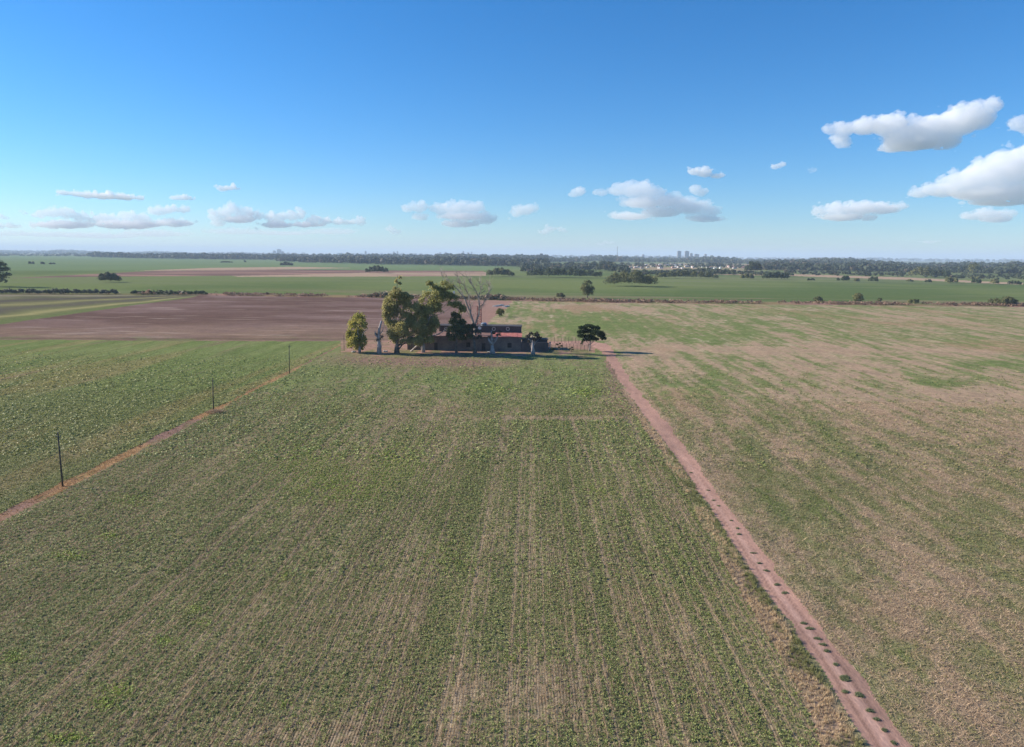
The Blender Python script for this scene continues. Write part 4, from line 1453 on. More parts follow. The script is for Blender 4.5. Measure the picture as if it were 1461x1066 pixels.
    # bits lying in front of the trees
    for px, py, s, lab in [(505, 503, 1.0, 'small white stone heap at the foot of the leftmost willow trunk'), (550, 502, .9, 'whitish rock beside the bare broken trunk under the tall tree'),
                           (697, 502.5, .6, 'small white stone just left of the Y shaped trunk')]:
        p = G(px, py)
        bm = bmesh.new()
        for j in range(3):
            bmesh.ops.create_icosphere(bm, subdivisions=2, radius=.38 * s, matrix=Matrix.Translation((random.uniform(-.5, .5) * s, random.uniform(-.3, .3) * s, .22 * s)) @ Matrix.Scale(.7, 4, (0, 0, 1)))
        for v in bm.verts:
            v.co *= 1 + random.uniform(-.1, .1)
        me = bpy.data.meshes.new('rock')
        bm.to_mesh(me)
        bm.free()
        me.materials.append(STONE)
        o = bpy.data.objects.new('rock', me)
        o.location = p
        C.objects.link(o)
        tag(o, lab, 'rock')


build_small_things()


ORD = ['nearest', 'second', 'third', 'fourth', 'fifth', 'sixth', 'seventh', 'eighth', 'ninth', 'tenth', 'eleventh', 'twelfth', 'thirteenth', 'fourteenth', 'fifteenth', 'sixteenth',
       'seventeenth', 'eighteenth', 'nineteenth', 'twentieth', 'twenty-first', 'twenty-second', 'twenty-third', 'twenty-fourth', 'twenty-fifth', 'twenty-sixth', 'twenty-seventh', 'twenty-eighth', 'twenty-ninth', 'thirtieth', 'thirty-first', 'thirty-second', 'thirty-third', 'thirty-fourth', 'thirty-fifth', 'thirty-sixth']


def build_road_weeds():
    rng = np.random.default_rng(5)
    temps = [plant_template(16, .6, .45, .26, .6, rng) for _ in range(3)] + [blade_template(16, .45, .7, .07, .5, rng) for _ in range(2)]
    # centre px, width, length along the road (pixels)
    W_ = [(1275, 1061, 9, 3), (1262, 1043, 9, 3), (1251, 1027, 16, 5), (1240, 1015, 16, 6), (1226, 992, 18, 11), (1205, 987, 12, 4), (1206, 968, 20, 14), (1193, 948, 12, 3), (1179, 929, 14, 5), (1174, 920, 11, 4),
          (1166, 911, 13, 5), (1154, 897, 15, 5), (1147, 889, 13, 4), (1119, 846, 12, 4), (1108, 834, 12, 4), (1093, 814, 11, 4), (1083, 803, 9, 3), (1075, 789, 12, 3), (1054, 763, 9, 3), (1052, 755, 9, 3),
          (1043, 743, 7, 2), (1025, 722, 7, 2), (1018, 714, 7, 2), (1009, 700, 8, 2), (986, 675, 7, 2)]
    for i, (px, py, w, l) in enumerate(W_):
        p = G(px, py)
        k = mpp(p.y)
        n = int(16 + w * l * .45)
        a, rr = rng.uniform(0, 6.28, n), np.sqrt(rng.uniform(0, 1, n))
        sx = w * k * .42
        sy = max(.15, l * k * .5 * p.y / H * .6)
        x, y = rr * np.cos(a) * sx, rr * np.sin(a) * sy
        j = rng.integers(0, 4, n)
        off = rng.uniform(-1, 1, 4)
        x = x * rng.uniform(.4, 1.0, 4)[j] + off[j] * sx * .3
        y = y * .6 + rng.uniform(-1, 1, 4)[j] * sy * .55 + off[j] * sy * .2
        cv = Cover()
        tint = mixc(np.tile([.14, .17, .08], (n, 1)), [.24, .26, .13], rng.uniform(0, 1, n))
        cv.scatter(temps, x, y, ground_z(None, x + p.x, y + p.y) - .02, .21 * rng.uniform(.6, 1.2, n), tint, rng)
        o = cv.build('weed_tuft', LEAF)
        o.location = (p.x, p.y, 0)
        size = 'long dark' if l > 8 else ('broad dark' if w >= 14 else ('small dark' if w >= 10 else 'tiny dark'))
        tag(o, f'{size} green weed tuft on the dirt road, {ORD[i]}{" from the near end" if i else " the photo edge"}' if i else 'tiny dark green weed tuft on the dirt road, at its near end', 'weed tuft', 'weed tufts along the dirt road')


build_road_weeds()


def build_far_trees():
    rng = np.random.default_rng(31)
    B = [
        ('grove', 157, 402.5, 34, 15.5, DK0, BLU1, 'lone dome shaped dark grove in the green field at far left', 'grove', 3200, 9),
        ('grove', 537, 389.5, 30, 12, DK0, BLU1, 'lone dome shaped dark grove on the far brown field edge', 'grove', 2600, 8),
        ('tree_clump', 409, 379.5, 20, 6.5, DK0, BLU1, 'low dark clump at the right end of the distant dark wood', 'trees', 1000, 6),
        ('grove', 713, 394.5, 42, 13, BLU0, OL1, 'grey green grove just above the bare dead tree top', 'grove', 3200, 10),
        ('grove', 805, 396, 112, 15, DK0, BLU1, 'widest dark grove forming a long hedge beyond the upright lone tree', 'grove', 6000, 24),
        ('grove', 899, 408.5, 78, 24, BLU0, OL1, 'large rounded grey green grove with its shadow on the far green field', 'grove', 6500, 14),
        ('lone_tree', 838, 425.5, 19, 24.5, BLU0, OL1, 'upright single tree on the dry hedge bank behind the house', 'tree', 2600, 7),
        ('shrub', 799, 425, 16, 8, GR0, OL1, 'low shrub just left of the upright lone tree', 'shrub', 700, 5),
        ('grove', 978, 397.5, 92, 12, DK0, OL1, 'low dark hedge like grove right of the large rounded grove', 'grove', 4200, 20),
        ('dark_tree', 1075, 391, 27, 18.5, DK0, BLU1, 'tall dark rounded tree at the right edge of the distant town', 'tree', 2600, 8),
        ('grove', 1104, 399, 42, 13, BLU0, BLU1, 'dark grove at the right foot of the tall dark tree by the town', 'grove', 2400, 10),
        ('shrub', 1066, 398.5, 26, 9, BLU0, OL1, 'grey green shrub at the left foot of the tall dark tree by the town', 'shrub', 1000, 6),
        ('shrub', 1167, 431, 15, 9, BLU0, OL1, 'leftmost round shrub on the dry hedge bank right of the road tree', 'shrub', 800, 5),
        ('shrub', 1224, 432, 15, 13, BLU0, OL1, 'tallest upright shrub on the dry hedge bank at the right', 'shrub', 900, 5),
        ('shrub', 1255, 431.5, 7, 6, BLU0, OL1, 'smallest shrub on the dry hedge bank at the right', 'shrub', 350, 4),
        ('shrub', 1303, 433.5, 13, 8, BLU0, OL1, 'second largest low shrub on the hedge bank towards the right edge', 'shrub', 700, 5),
        ('grove', 1434, 435.5, 38, 14, DK0, OL1, 'wide low dark thicket on the hedge bank near the right picture edge', 'thicket', 2400, 9),
        ('shrub', 1204, 401.5, 17, 9, DK0, BLU1, 'dark shrub leftmost in the row beyond the far right green field', 'shrub', 700, 5),
        ('shrub', 1222, 402, 10, 6, BLU0, OL1, 'pale low shrub between two dark ones beyond the right green field', 'shrub', 400, 4),
        ('shrub', 1246, 402.5, 12, 9, DK0, BLU1, 'dark round shrub right of the pale low one beyond the green field', 'shrub', 600, 5),
        ('shrub', 1298, 402, 12, 4, BLU0, OL1, 'flat faint shrub midway in the row beyond the right green field', 'shrub', 300, 4),
        ('shrub', 1324, 403, 8, 5, DK0, BLU1, 'tiny dark shrub left of a big one beyond the right green field', 'shrub', 300, 4),
        ('shrub', 1356, 405, 21, 11, DK0, OL1, 'biggest shrub in the row beyond the far right green field', 'shrub', 1000, 6),
        ('shrub', 1393, 405, 15, 8, DK0, BLU1, 'dark shrub next right of the biggest one beyond the green field', 'shrub', 600, 5),
        ('shrub', 1419, 406, 14, 10, GR0, OL1, 'brownish shrub third from the right edge beyond the right green field', 'shrub', 600, 5),
        ('shrub', 1447, 406.5, 16, 7, GR0, BLU1, 'brownish shrub nearest the right picture edge beyond the green field', 'shrub', 600, 5),
        ('shrub', 1157, 400.5, 14, 4, BLU0, BLU1, 'low shrub patch beside the tan strip left of the dark shrub row', 'shrub', 300, 4),
        ('dark_tree', 1213, 387, 19, 12, DK0, BLU1, 'dark round tree before the wood beyond the tan strip', 'tree', 900, 6),
        ('grove', 1315, 395.5, 28, 16, BLU0, OL1, 'olive green grove beside the dark thicket at the far right', 'grove', 1500, 8),
        ('grove', 1343, 396.5, 32, 12, DK0, BLU1, 'dark thicket right of the olive grove at the far right', 'grove', 1500, 8),
        ('lone_tree', 1388, 393, 15, 17, BLU0, OL1, 'slender grey green tree standing apart at the far right', 'tree', 800, 5),
        ('shrub', 1369, 397.5, 14, 5, BLU0, BLU1, 'low round shrub between the dark thicket and slender far right tree', 'shrub', 350, 4),
        ('shrub', 1391, 399.5, 14, 6, BLU0, OL1, 'pale shrub at the foot of the slender far right tree', 'shrub', 350, 4),
        ('tree_clump', 45, 377, 9, 4.5, DK0, BLU1, 'leftmost of three dark dots of trees in the far left field', 'trees', 400, 4),
        ('tree_clump', 60.5, 377.2, 8, 4, DK0, BLU1, 'middle of three dark dots of trees in the far left field', 'trees', 350, 4),
        ('tree_clump', 74, 377.2, 9, 2.8, DK0, BLU1, 'rightmost lowest of three dark dots in the far left field', 'trees', 300, 4),
        ('tree_clump', 323, 374.8, 19, 2.4, DK0, BLU1, 'flat dark line of bushes below the distant dark wood', 'bushes', 400, 8),
        ('tree_clump', 349.5, 374, 3, 2.6, DK0, BLU1, 'tiny dark tree right of the flat bush line below the wood', 'tree', 120, 2),
        ('shrub', 340, 421, 8, 4, DK0, OL1, 'left of two small dark shrubs on the bank behind the ploughed field', 'shrub', 250, 3),
        ('shrub', 380, 420.5, 9, 3.6, DK0, OL1, 'right of two small dark shrubs on the bank behind the ploughed field', 'shrub', 250, 3),
    ]
    for nm, bx, by, w, h, c0, c1, lab, cat, n, lob in B:
        far_tree(nm, bx, by, w, h, c0, c1, lab, cat, rng, n, lob)
    # hedges beyond the left strips
    for x0, x1, y0, y1, hh, c0, c1, lab, n in [(-60, 170, 419.2, 420, 8.0, (.09, .09, .06), (.17, .16, .10), 'grey green hedge behind the striped plots at the left edge', 12000),
                                               (188, 297, 420, 420.6, 6.5, DK0, (.08, .11, .035), 'dark green hedge behind the ploughed field left of the small shrubs', 9000)]:
        b0 = G(x0, y0)
        b1 = G(x1, y1)
        t = thing('hedge', b0.lerp(b1, .5), lab, 'hedge')
        lm = []
        nl = int((x1 - x0) / 4.2)
        k = mpp(b0.y)
        for i in range(nl):
            p = b0.lerp(b1, (i + .5) / nl)
            h = hh * k * rng.uniform(.65, 1.05) * (.7 if i in (0, nl - 1) else 1)
            lm.append((p + Vector((rng.uniform(-1, 1), rng.uniform(-1.2, 1.2), h * .5)), (3.2 * k, 2.2, h * .5)))
        v, f, c = crown_mesh(lm, n, .75, c0, c1, rng, gap=.12, gscale=.25, shell=.4)
        link_mesh('foliage', v, f, FAR_LEAF, t, c)
    # the tree cut by the left edge
    d = G(-14, 409).y
    t = thing('edge_tree', G(-14, 409), 'leafy dark tree cut off by the left picture edge', 'tree')
    lm = lumps_px([(-12, 374, 12, 7), (2, 378, 8, 5), (6, 384, 8, 5), (-4, 386, 10, 7), (10, 392, 6, 4), (0, 395, 10, 6), (4, 401, 7, 4), (-14, 396, 12, 9), (-26, 385, 14, 12), (-10, 368, 8, 4), (-30, 398, 10, 8)], d, rng)
    v, f, c = crown_mesh(lm, 6500, .85, (.05, .065, .028), (.12, .13, .06), rng, gap=.44, gscale=.2)
    link_mesh('crown', v, f, FAR_LEAF, t, c)
    m = MB()
    tp = path_px([(-14, 410), (-13, 400), (-11, 388), (-10, 375)], d, rng)
    tp[0].z = -.3
    m.tube(tp, [.6, .5, .35, .12], 8, .1)
    for q in [(4, 382), (5, 398), (-26, 388)]:
        m.tube([tp[2], at(*q, d)], [.2, .06], 5)
    m.build('trunk', BARK, t, smooth=True)
    # scrub along the dry bank: uncountable tufts
    cv = Cover()
    temps = [plant_template(8, .9, 1.0, .8, .9, rng) for _ in range(4)]
    n = 5200
    px = rng.uniform(-120, 1600, n)
    den = np.where(px < 320, .04, np.where(px < 760, .9, 1.0))
    k = rng.uniform(0, 1, n) < den
    px = px[k]
    py = curve(px, HEDGE) + rng.uniform(-1.2, 1.6, len(px))
    P = np.array([tuple(G(a, b)) for a, b in zip(px, py)])
    cl = fbm(P[:, 0] * .03, P[:, 1] * .01, 99, 3)
    kk = rng.uniform(0, 1, len(px)) < sstep(.25, .5, cl)
    P, cl, px = P[kk], cl[kk], px[kk]
    tint = mixc(np.tile([.27, .175, .115], (len(P), 1)), [.10, .10, .055], sstep(.5, .62, cl) * (rng.uniform(0, 1, len(P)) > .3))
    cv.scatter(temps, P[:, 0], P[:, 1], P[:, 2] - .1, rng.uniform(.7, 1.7, len(P)) * (1 + sstep(.55, .7, cl)), tint, rng)
    tag(cv.build('bank_scrub', LEAF), 'low dry scrub and brown grass along the straight bank across the picture', 'scrub', kind='stuff')


build_far_trees()


# ------------------------------------------------------------------ far-off woods that read as masses
def wood(name, label, bands, c0, c1, seed, per=46, cat='wood'):
    """bands: list of (number, x range, base-line points (px,py), height px range); each tree is a small crown of leaf masses"""
    rng = np.random.default_rng(seed)
    V, CO = [], []
    for n, line, dpy, hpx, wf in bands:
        ln = np.array(line, float)
        px = rng.uniform(ln[0, 0], ln[-1, 0], n)
        py = np.interp(px, ln[:, 0], ln[:, 1]) + rng.uniform(-dpy, dpy, n)
        d = np.stack([(px - CX) / F, -(py - CY) / F, -np.ones(n)], -1) @ RN.T
        t = -H / np.minimum(d[:, 2], -1e-4)
        bx, by = d[:, 0] * t, d[:, 1] * t
        far = by > 21000
        s = np.where(far, 21000 / by, 1)
        bx, by = bx * s, by * s
        k = by / F
        clump = fbm(bx / (60 * k), by / (200 * k), seed, 3)
        h = rng.uniform(hpx[0], hpx[1], n) * k * (.55 + .9 * clump)
        w = h * rng.uniform(.7, 1.25, n) * wf
        dd = rng.normal(0, 1, (n, per, 3))
        dd /= np.linalg.norm(dd, axis=2)[..., None]
        dd[..., 2] = np.where(dd[..., 2] < -.5, -dd[..., 2], dd[..., 2])
        rr = rng.uniform(.55, 1.05, (n, per, 1))
        p = dd * rr * np.stack([w * .5, w * .5, h * .5], -1)[:, None, :]
        p[..., 0] += bx[:, None]
        p[..., 1] += by[:, None]
        p[..., 2] += (h * .52)[:, None]
        nn = dd + rng.normal(0, .4, dd.shape)
        nn /= np.linalg.norm(nn, axis=2)[..., None]
        u = np.cross(nn, rng.normal(0, 1, nn.shape))
        u /= np.linalg.norm(u, axis=2)[..., None]
        q = np.cross(nn, u)
        s = (.26 * np.minimum(h, w) * 1.0)[:, None, None] * rng.uniform(.6, 1.3, (n, per, 1))
        v = np.stack([p - u * s, p + q * s, p + u * s, p - q * s], 2)
        lt = (rng.uniform(0, 1, (n, 1)) * .7 + rng.uniform(0, 1, (n, per)) * .3)
        c = np.array(c0) * (1 - lt[..., None]) + np.array(c1) * lt[..., None]
        br = (rng.uniform(0, 1, n) > .9)[:, None, None]
        c = np.where(br, c * .4 + np.array([.14, .10, .07]) * .6, c)
        V.append(v.reshape(-1, 3))
        CO.append(np.repeat(c.reshape(-1, 3), 4, 0))
    v = np.concatenate(V)
    c = np.concatenate(CO)
    f = np.arange(len(v)).reshape(-1, 4)
    o = link_mesh(name, v, f, FAR_LEAF, col=np.concatenate([c, np.ones((len(c), 1))], 1))
    tag(o, label, cat, kind='stuff')


def horizon_y(px):
    return 357.5 + 14.0 * px / W


def hz(dy, x0=-120, x1=1580):
    return [(x, horizon_y(x) + dy) for x in np.linspace(x0, x1, 12)]


wood('distant_wood', 'dark straight edged wood on the left below the horizon', [(420, [(128, 367), (250, 369.3), (420, 371)], .5, (4.2, 6.5), 1.2), (300, [(170, 368), (420, 370)], .6, (5, 7.5), 1.1)], (.014, .026, .018), (.035, .05, .028), 41)
wood('middle_wood', 'broad dark belt of woodland behind the fields in the middle', [(900, [(395, 372), (560, 376), (780, 379)], 2.0, (4.5, 8), 1.1), (900, [(395, 369), (560, 371), (780, 373)], 2.0, (3.6, 7), 1.1), (260, [(430, 374), (600, 377), (760, 379.5)], .6, (3, 6), 1.3)], (.018, .03, .017), (.05, .066, .034), 42)
wood('town_wood', 'mixed green woodland around and behind the distant town', [(260, [(745, 386), (800, 383), (865, 384), (895, 390)], 3.0, (4.5, 8.5), 1.2), (1100, [(760, 373), (900, 373), (1100, 376), (1250, 379)], 2.0, (3.6, 6.6), 1.1), (230, [(860, 379), (960, 380), (1040, 381), (1130, 383)], 2.2, (2.0, 4), 1.2), (260, [(900, 391), (960, 390), (1050, 391), (1130, 393)], 1.6, (3, 6), 1.4)], (.026, .04, .02), (.085, .10, .05), 43)
wood('right_wood', 'long woodland belt along the horizon at the far right', [(1000, [(1090, 384), (1250, 386), (1461, 390), (1580, 392)], 2.4, (5, 8.5), 1.1), (800, [(1080, 379), (1250, 381), (1461, 384), (1580, 386)], 1.8, (4, 7.5), 1.1), (160, [(1120, 391), (1300, 394), (1461, 398)], 2.0, (2, 5), 1.5)], (.022, .036, .02), (.07, .085, .042), 44)
wood('horizon_wood', 'thin bluish line of very distant trees along the whole horizon', [(1500, hz(2.6), .9, (1.6, 3.6), 1.6), (900, hz(4.6, -120, 760), .9, (1.4, 2.8), 1.8), (300, hz(3.4, -60, 430), .5, (2.6, 4.0), 2.4), (150, hz(7.5, -60, 180), .8, (2.0, 3.2), 1.6)], (.03, .045, .03), (.08, .095, .06), 45, per=26)


# ------------------------------------------------------------------ the distant town and skyline
def build_town():
    rng = np.random.default_rng(61)
    wallm = [simple_mat('white_house_wall', (.62, .60, .57), (.78, .76, .72), .05), simple_mat('pink_house_wall', (.48, .33, .29), (.60, .43, .38), .05), simple_mat('grey_house_wall', (.33, .32, .33), (.48, .46, .46), .05)]
    roofm = [simple_mat('clay_roof', (.34, .16, .12), (.48, .25, .19), .08), simple_mat('pale_sheet_roof', (.50, .50, .50), (.68, .67, .66), .08), simple_mat('dark_sheet_roof', (.13, .13, .14), (.22, .21, .22), .08)]
    kinds = [('white walled', 0), ('pink walled', 1), ('grey walled', 2)]
    roofs = [('clay roof', 0), ('pale roof', 1), ('dark roof', 2)]
    spots = []
    for i in range(84):
        px = rng.uniform(884, 1092) if i < 74 else rng.uniform(1085, 1200)
        py = np.interp(px, [884, 960, 1092, 1200], [381.5, 380.5, 381.5, 384]) + rng.uniform(-2.6, 2.6)
        spots.append((px, py))
    spots += [(1275.5, 386), (1284, 386.3), (1300, 386.8)]
    spots.sort()
    rows = {}
    made = []
    for j, (px, py) in enumerate(spots):
        kw = int(rng.choice(3, p=[.5, .3, .2])) if px < 1250 else 0
        kr = int(rng.choice(3, p=[.45, .4, .15])) if px < 1250 else 1
        b = G(px, py)
        k = mpp(b.y)
        w, dp, h = rng.uniform(2.6, 5.4) * k, rng.uniform(9, 14), rng.uniform(1.5, 2.6) * k
        t = thing('town_house', b, None, 'house', 'houses of the distant town')
        made.append((t, kw, kr, px))
        m = MB()
        x0, x1, y0, y1 = b.x - w / 2, b.x + w / 2, b.y, b.y + dp
        m.box(x0, x1, y0, y1, -.3, h * .72)
        m.build('wall', wallm[kw], t)
        m = MB()
        e = .5
        m.prism([(x0 - e, h * .72 + .01), (x1 + e, h * .72 + .01), (x1 + e, h * .76), (b.x, h * 1.05), (x0 - e, h * .76)], y0 - e, y1 + e)
        m.build('roof', roofm[kr], t)
        for q in (-.26, .26):
            m = MB()
            cx = b.x + q * w
            m.box(cx - w * .07, cx + w * .07, y0 - .08, y0 - .003, h * .25, h * .55)
            m.build('window', DOORMAT, t)
    cnt = {}
    tot = {}
    for t, kw, kr, px in made:
        tot[(kw, kr, px > 1250)] = tot.get((kw, kr, px > 1250), 0) + 1
    for t, kw, kr, px in made:
        key = (kw, kr, px > 1250)
        i = cnt[key] = cnt.get(key, 0) + 1
        word = 'leftmost' if i == 1 else ORD[i - 1] + ' from the left'
        if px > 1250:
            t['label'] = f'tiny white house before the far right woodland, {word} of three'
        else:
            t['label'] = f'tiny {kinds[kw][0]} town house with {roofs[kr][0]}, {word} of its kind' if tot[key] > 1 else f'only tiny {kinds[kw][0]} house with {roofs[kr][0]} in the distant town'
    # towers on the skyline
    tm, nt, b, out = mat('tower_facade')
    tc = node(nt, 'ShaderNodeTexCoord')
    br = node(nt, 'ShaderNodeTexBrick')
    mp = node(nt, 'ShaderNodeMapping')
    mp.inputs['Rotation'].default_value = (R(-90), 0, 0)
    nt.links.new(tc.outputs['Object'], mp.inputs[0])
    nt.links.new(mp.outputs[0], br.inputs['Vector'])
    br.offset = 0
    br.inputs['Color1'].default_value = (.10, .11, .13, 1)
    br.inputs['Color2'].default_value = (.14, .15, .17, 1)
    br.inputs['Mortar'].default_value = (.36, .34, .34, 1)
    br.inputs['Scale'].default_value = .12
    br.inputs['Mortar Size'].default_value = .05
    nt.links.new(br.outputs['Color'], b.inputs['Base Color'])
    T = [(969.5, 5, 9.5, 6500, 'dark flat topped apartment tower, left of the twin pair over the town'), (980.5, 5.5, 9.5, 6600, 'dark stepped apartment tower, right of the twin pair over the town'),
         (986.5, 3.5, 6.5, 6700, 'narrow lower tower touching the right twin tower over the town'), (994.5, 6, 5.2, 6800, 'broad low apartment block right of the twin towers'),
         (1007, 3, 5.5, 6900, 'small slim block farthest right beyond the twin towers'), (918, 3, 4.0, 7500, 'small grey block midway between the mast and the twin towers'),
         (846, 8, 3.4, 8500, 'wide low pale block on the horizon left of the thin mast'), (397.5, 5, 6.5, 9500, 'pale hazy tower cluster above the left dark wood'), (391, 3.5, 4.5, 9700, 'low hazy block left of the tower cluster above the dark wood'),
         (403, 3, 3.6, 9600, 'low hazy block right of the tower cluster above the dark wood'), (521.5, 2.2, 5.0, 9000, 'slim dark tower alone on the horizon above the middle wood'), (562, 3, 4.6, 10500, 'hazy tower above the middle of the woodland belt'),
         (567, 2, 5.4, 10600, 'hazy slim tower right of a broader one above the woodland'), (628, 2.6, 4.4, 11000, 'left of two hazy towers above the broad green tree'), (636, 3, 4.6, 11200, 'right of two hazy towers above the broad green tree'),
         (661, 2.2, 6.4, 10800, 'leftmost tower of the hazy group above the dead tree top'), (668, 3.2, 4.6, 11000, 'broad middle tower of the hazy group above the dead tree'), (673, 1.8, 5.4, 11200, 'rightmost slim tower of the hazy group above the dead tree')]
    for px, w, h, d, lab in T:
        hy = horizon_y(px)
        top = at(px, hy - h + 1.5, d)
        k = mpp(d)
        x = top.x
        t = thing('apartment_tower', (x, d, 0), lab, 'tower', 'towers on the skyline')
        ww = w * k / 2
        m = MB()
        m.box(x - ww, x + ww, d, d + ww * 1.6, -1, top.z)
        m.build('shaft', tm, t)
        m = MB()
        m.box(x - ww * 1.04, x + ww * 1.04, d - .6, d + ww * 1.6 + .6, top.z + .01, top.z + k * .35)
        m.box(x - ww * .5, x + ww * .2, d + 2, d + ww, top.z + k * .35 + .01, top.z + k * .9)
        m.build('roof', roofm[2], t)
    # thin mast
    d = 5200
    k = mpp(d)
    top = at(881, 351.5, d)
    t = thing('radio_mast', (top.x, d, 0), 'thin tall lattice radio mast rising above the trees left of the towers', 'mast')
    m = MB()
    r = .42 * k
    for sx, sy in ((-1, -1), (1, -1), (0, 1)):
        m.tube([(top.x + sx * r, d + sy * r, 0), (top.x + sx * r * .5, d + sy * r, top.z)], [.5, .4], 5)
    z = 2.0
    while z < top.z - 4:
        m.tube([(top.x - r, d - r, z), (top.x + r, d - r, z + 3.5)], [.3, .3], 4)
        m.tube([(top.x + r, d - r, z + 3.5), (top.x, d + r, z + 5)], [.3, .3], 4)
        z += 5
    m.build('lattice', DARKROOF, t)
    # long white sheds near the middle horizon
    for px, py, w, h, lab in [(486, 366.6, 12, 1.9, 'long white shed roof above the middle wood, left of two'), (577, 369.2, 14, 1.6, 'long pale shed above the middle wood, right of two')]:
        b = G(px, py)
        k = mpp(b.y)
        t = thing('distant_shed', b, lab, 'shed')
        m = MB()
        m.box(b.x - w * k / 2, b.x + w * k / 2, b.y, b.y + 60, -.5, 4.4 * k)
        m.build('wall', wallm[0], t)
        m = MB()
        m.prism([(b.x - w * k / 2 - 2, 4.4 * k + .02), (b.x + w * k / 2 + 2, 4.4 * k + .02), (b.x, (4.4 + h * .6) * k)], b.y - 2, b.y + 62)
        m.build('roof', wallm[0], t)


build_town()


# ------------------------------------------------------------------ clouds: real volumes of white vapour high over the plain
CLOUD_BASE = 1250.0


def cloud_mat(name, dens):
    m = bpy.data.materials.new(name)
    m.use_nodes = True
    nt = m.node_tree
    nt.nodes.clear()
    out = nt.nodes.new('ShaderNodeOutputMaterial')
    v = nt.nodes.new('ShaderNodeVolumeScatter')
    v.inputs['Color'].default_value = (.999, .999, .999, 1)
    v.inputs['Density'].default_value = dens
    v.inputs['Anisotropy'].default_value = 0.0
    nt.links.new(v.outputs[0], out.inputs['Volume'])
    return m


def ico(sub):
    bm = bmesh.new()
    bmesh.ops.create_icosphere(bm, subdivisions=sub, radius=1)
    v = np.array([tuple(a.co) for a in bm.verts])
    f = np.array([[a.index for a in p.verts] for p in bm.faces])
    bm.free()
    return v, f


ICO = {2: ico(2), 3: ico(3)}


def cloud(label, lumps, seed, opac=6.0, base=CLOUD_BASE):
    """lumps: pixel circles (x, y, rx, ry); the cloud stands at the distance at which its underside is at cloud height"""
    rng = np.random.default_rng(seed)
    yb = max(l[1] + l[3] for l in lumps)
    xm = sum(l[0] for l in lumps) / len(lumps)
    d0 = ray(xm, yb)
    dist = (base - H) / max(d0[2] / d0[1], .02)
    dist = min(dist, 52000)
    k = mpp(dist)
    cen = at(xm, yb, dist)
    rmin = min(min(l[2], l[3]) for l in lumps)
    VV, FF, cnt = [], [], [0]

    def ball(px_, py_, dy, r, sx, sz, sub=2, sy=1.1):
        v, f = ICO[sub]
        p = np.array(at(px_, py_, dist + dy * k) - cen)
        VV.append(v * np.array([sx, sy, sz]) * r * k + p)
        FF.append(f + cnt[0])
        cnt[0] += len(v)

    for lx, ly, rx, rz in lumps:
        ball(lx, ly + rz * .1, 0, 1, rx * .78, rz * .62, 3, rx * .6)          # the body of the lump
        n = int(6 + 3.0 * rx / max(rz, 3))                                     # billows heaped over it, smaller ones on each
        for i in range(n):
            th = rng.uniform(-.4, math.pi + .4)
            q = rng.uniform(.4, .95)
            r = min(rz, 16) * rng.uniform(.26, .55)
            bx, by_ = lx + math.cos(th) * (rx - r * .6) * q, ly - math.sin(th) * (rz - r) * q + rz * .06
            dy = rng.uniform(-.5, .5) * rx * .7
            ball(bx, by_, dy, r, rng.uniform(1, 1.3), rng.uniform(.85, 1))
            for _ in range(7):
                t2 = rng.uniform(-.5, math.pi + .5)
                r2 = r * rng.uniform(.2, .5)
                ball(bx + math.cos(t2) * r * 1.12, by_ - math.sin(t2) * r * .95, dy + rng.uniform(-.9, .5) * r, r2, rng.uniform(1, 1.4), rng.uniform(.75, 1))
        for i in range(int(rx / 4)):                                           # torn shreds beside it
            ball(lx + rng.uniform(-1.15, 1.15) * rx, ly + rng.uniform(-.8, .9) * rz, rng.uniform(-.3, .3) * rx, rng.uniform(.7, 2.0), rng.uniform(1.2, 2.8), rng.uniform(.5, .9))
    v, f = np.concatenate(VV).astype(np.float32), np.concatenate(FF).astype(np.int32)
    me = bpy.data.meshes.new('cloud')
    me.vertices.add(len(v))
    me.vertices.foreach_set('co', v.ravel())
    me.loops.add(f.size)
    me.loops.foreach_set('vertex_index', f.ravel())
    me.polygons.add(len(f))
    me.polygons.foreach_set('loop_start', np.arange(0, f.size, 3, dtype=np.int32))
    me.update(calc_edges=True)
    o = bpy.data.objects.new('cloud', me)
    C.objects.link(o)
    o.location = cen
    size = max(l[2] for l in lumps) * k
    md = o.modifiers.new('join', 'REMESH')
    md.mode = 'VOXEL'
    md.voxel_size = max(.8 * k, .02 * size)
    dg = bpy.context.evaluated_depsgraph_get()
    me2 = bpy.data.meshes.new_from_object(o.evaluated_get(dg), depsgraph=dg)
    o.modifiers.clear()
    o.data = me2
    bpy.data.meshes.remove(me)
    me = me2
    me.name = 'cloud'
    nv = len(me.vertices)
    co, no = np.empty(nv * 3, np.float32), np.empty(nv * 3, np.float32)
    me.vertices.foreach_get('co', co)
    me.vertices.foreach_get('normal', no)
    co, no = co.reshape(-1, 3).astype(float), no.reshape(-1, 3)
    q = co / k
    dsp = np.zeros(nv)
    for sc_, st in ((6, 4.2), (2.8, 3.0), (1.4, 2.0)):
        dsp += st * (vnoise(q[:, 0] / sc_ + .5 * q[:, 1] / sc_, q[:, 2] / sc_ * 1.2 + .3 * q[:, 1] / sc_, seed) - .5)
    dsp *= np.where(no[:, 2] < -.3, .45, 1.0) * min(1.0, rmin / 7 + .3)
    co += no * (dsp * k)[:, None]
    me.vertices.foreach_set('co', co.astype(np.float32).ravel())
    me.update()
    me.materials.clear()
    me.materials.append(cloud_mat('cloud_vapour', opac * .23 / (max(5, min(14, sum(l[3] for l in lumps) / len(lumps))) * k * 2)))
    tag(o, label, 'cloud', 'fair weather clouds')
    return o


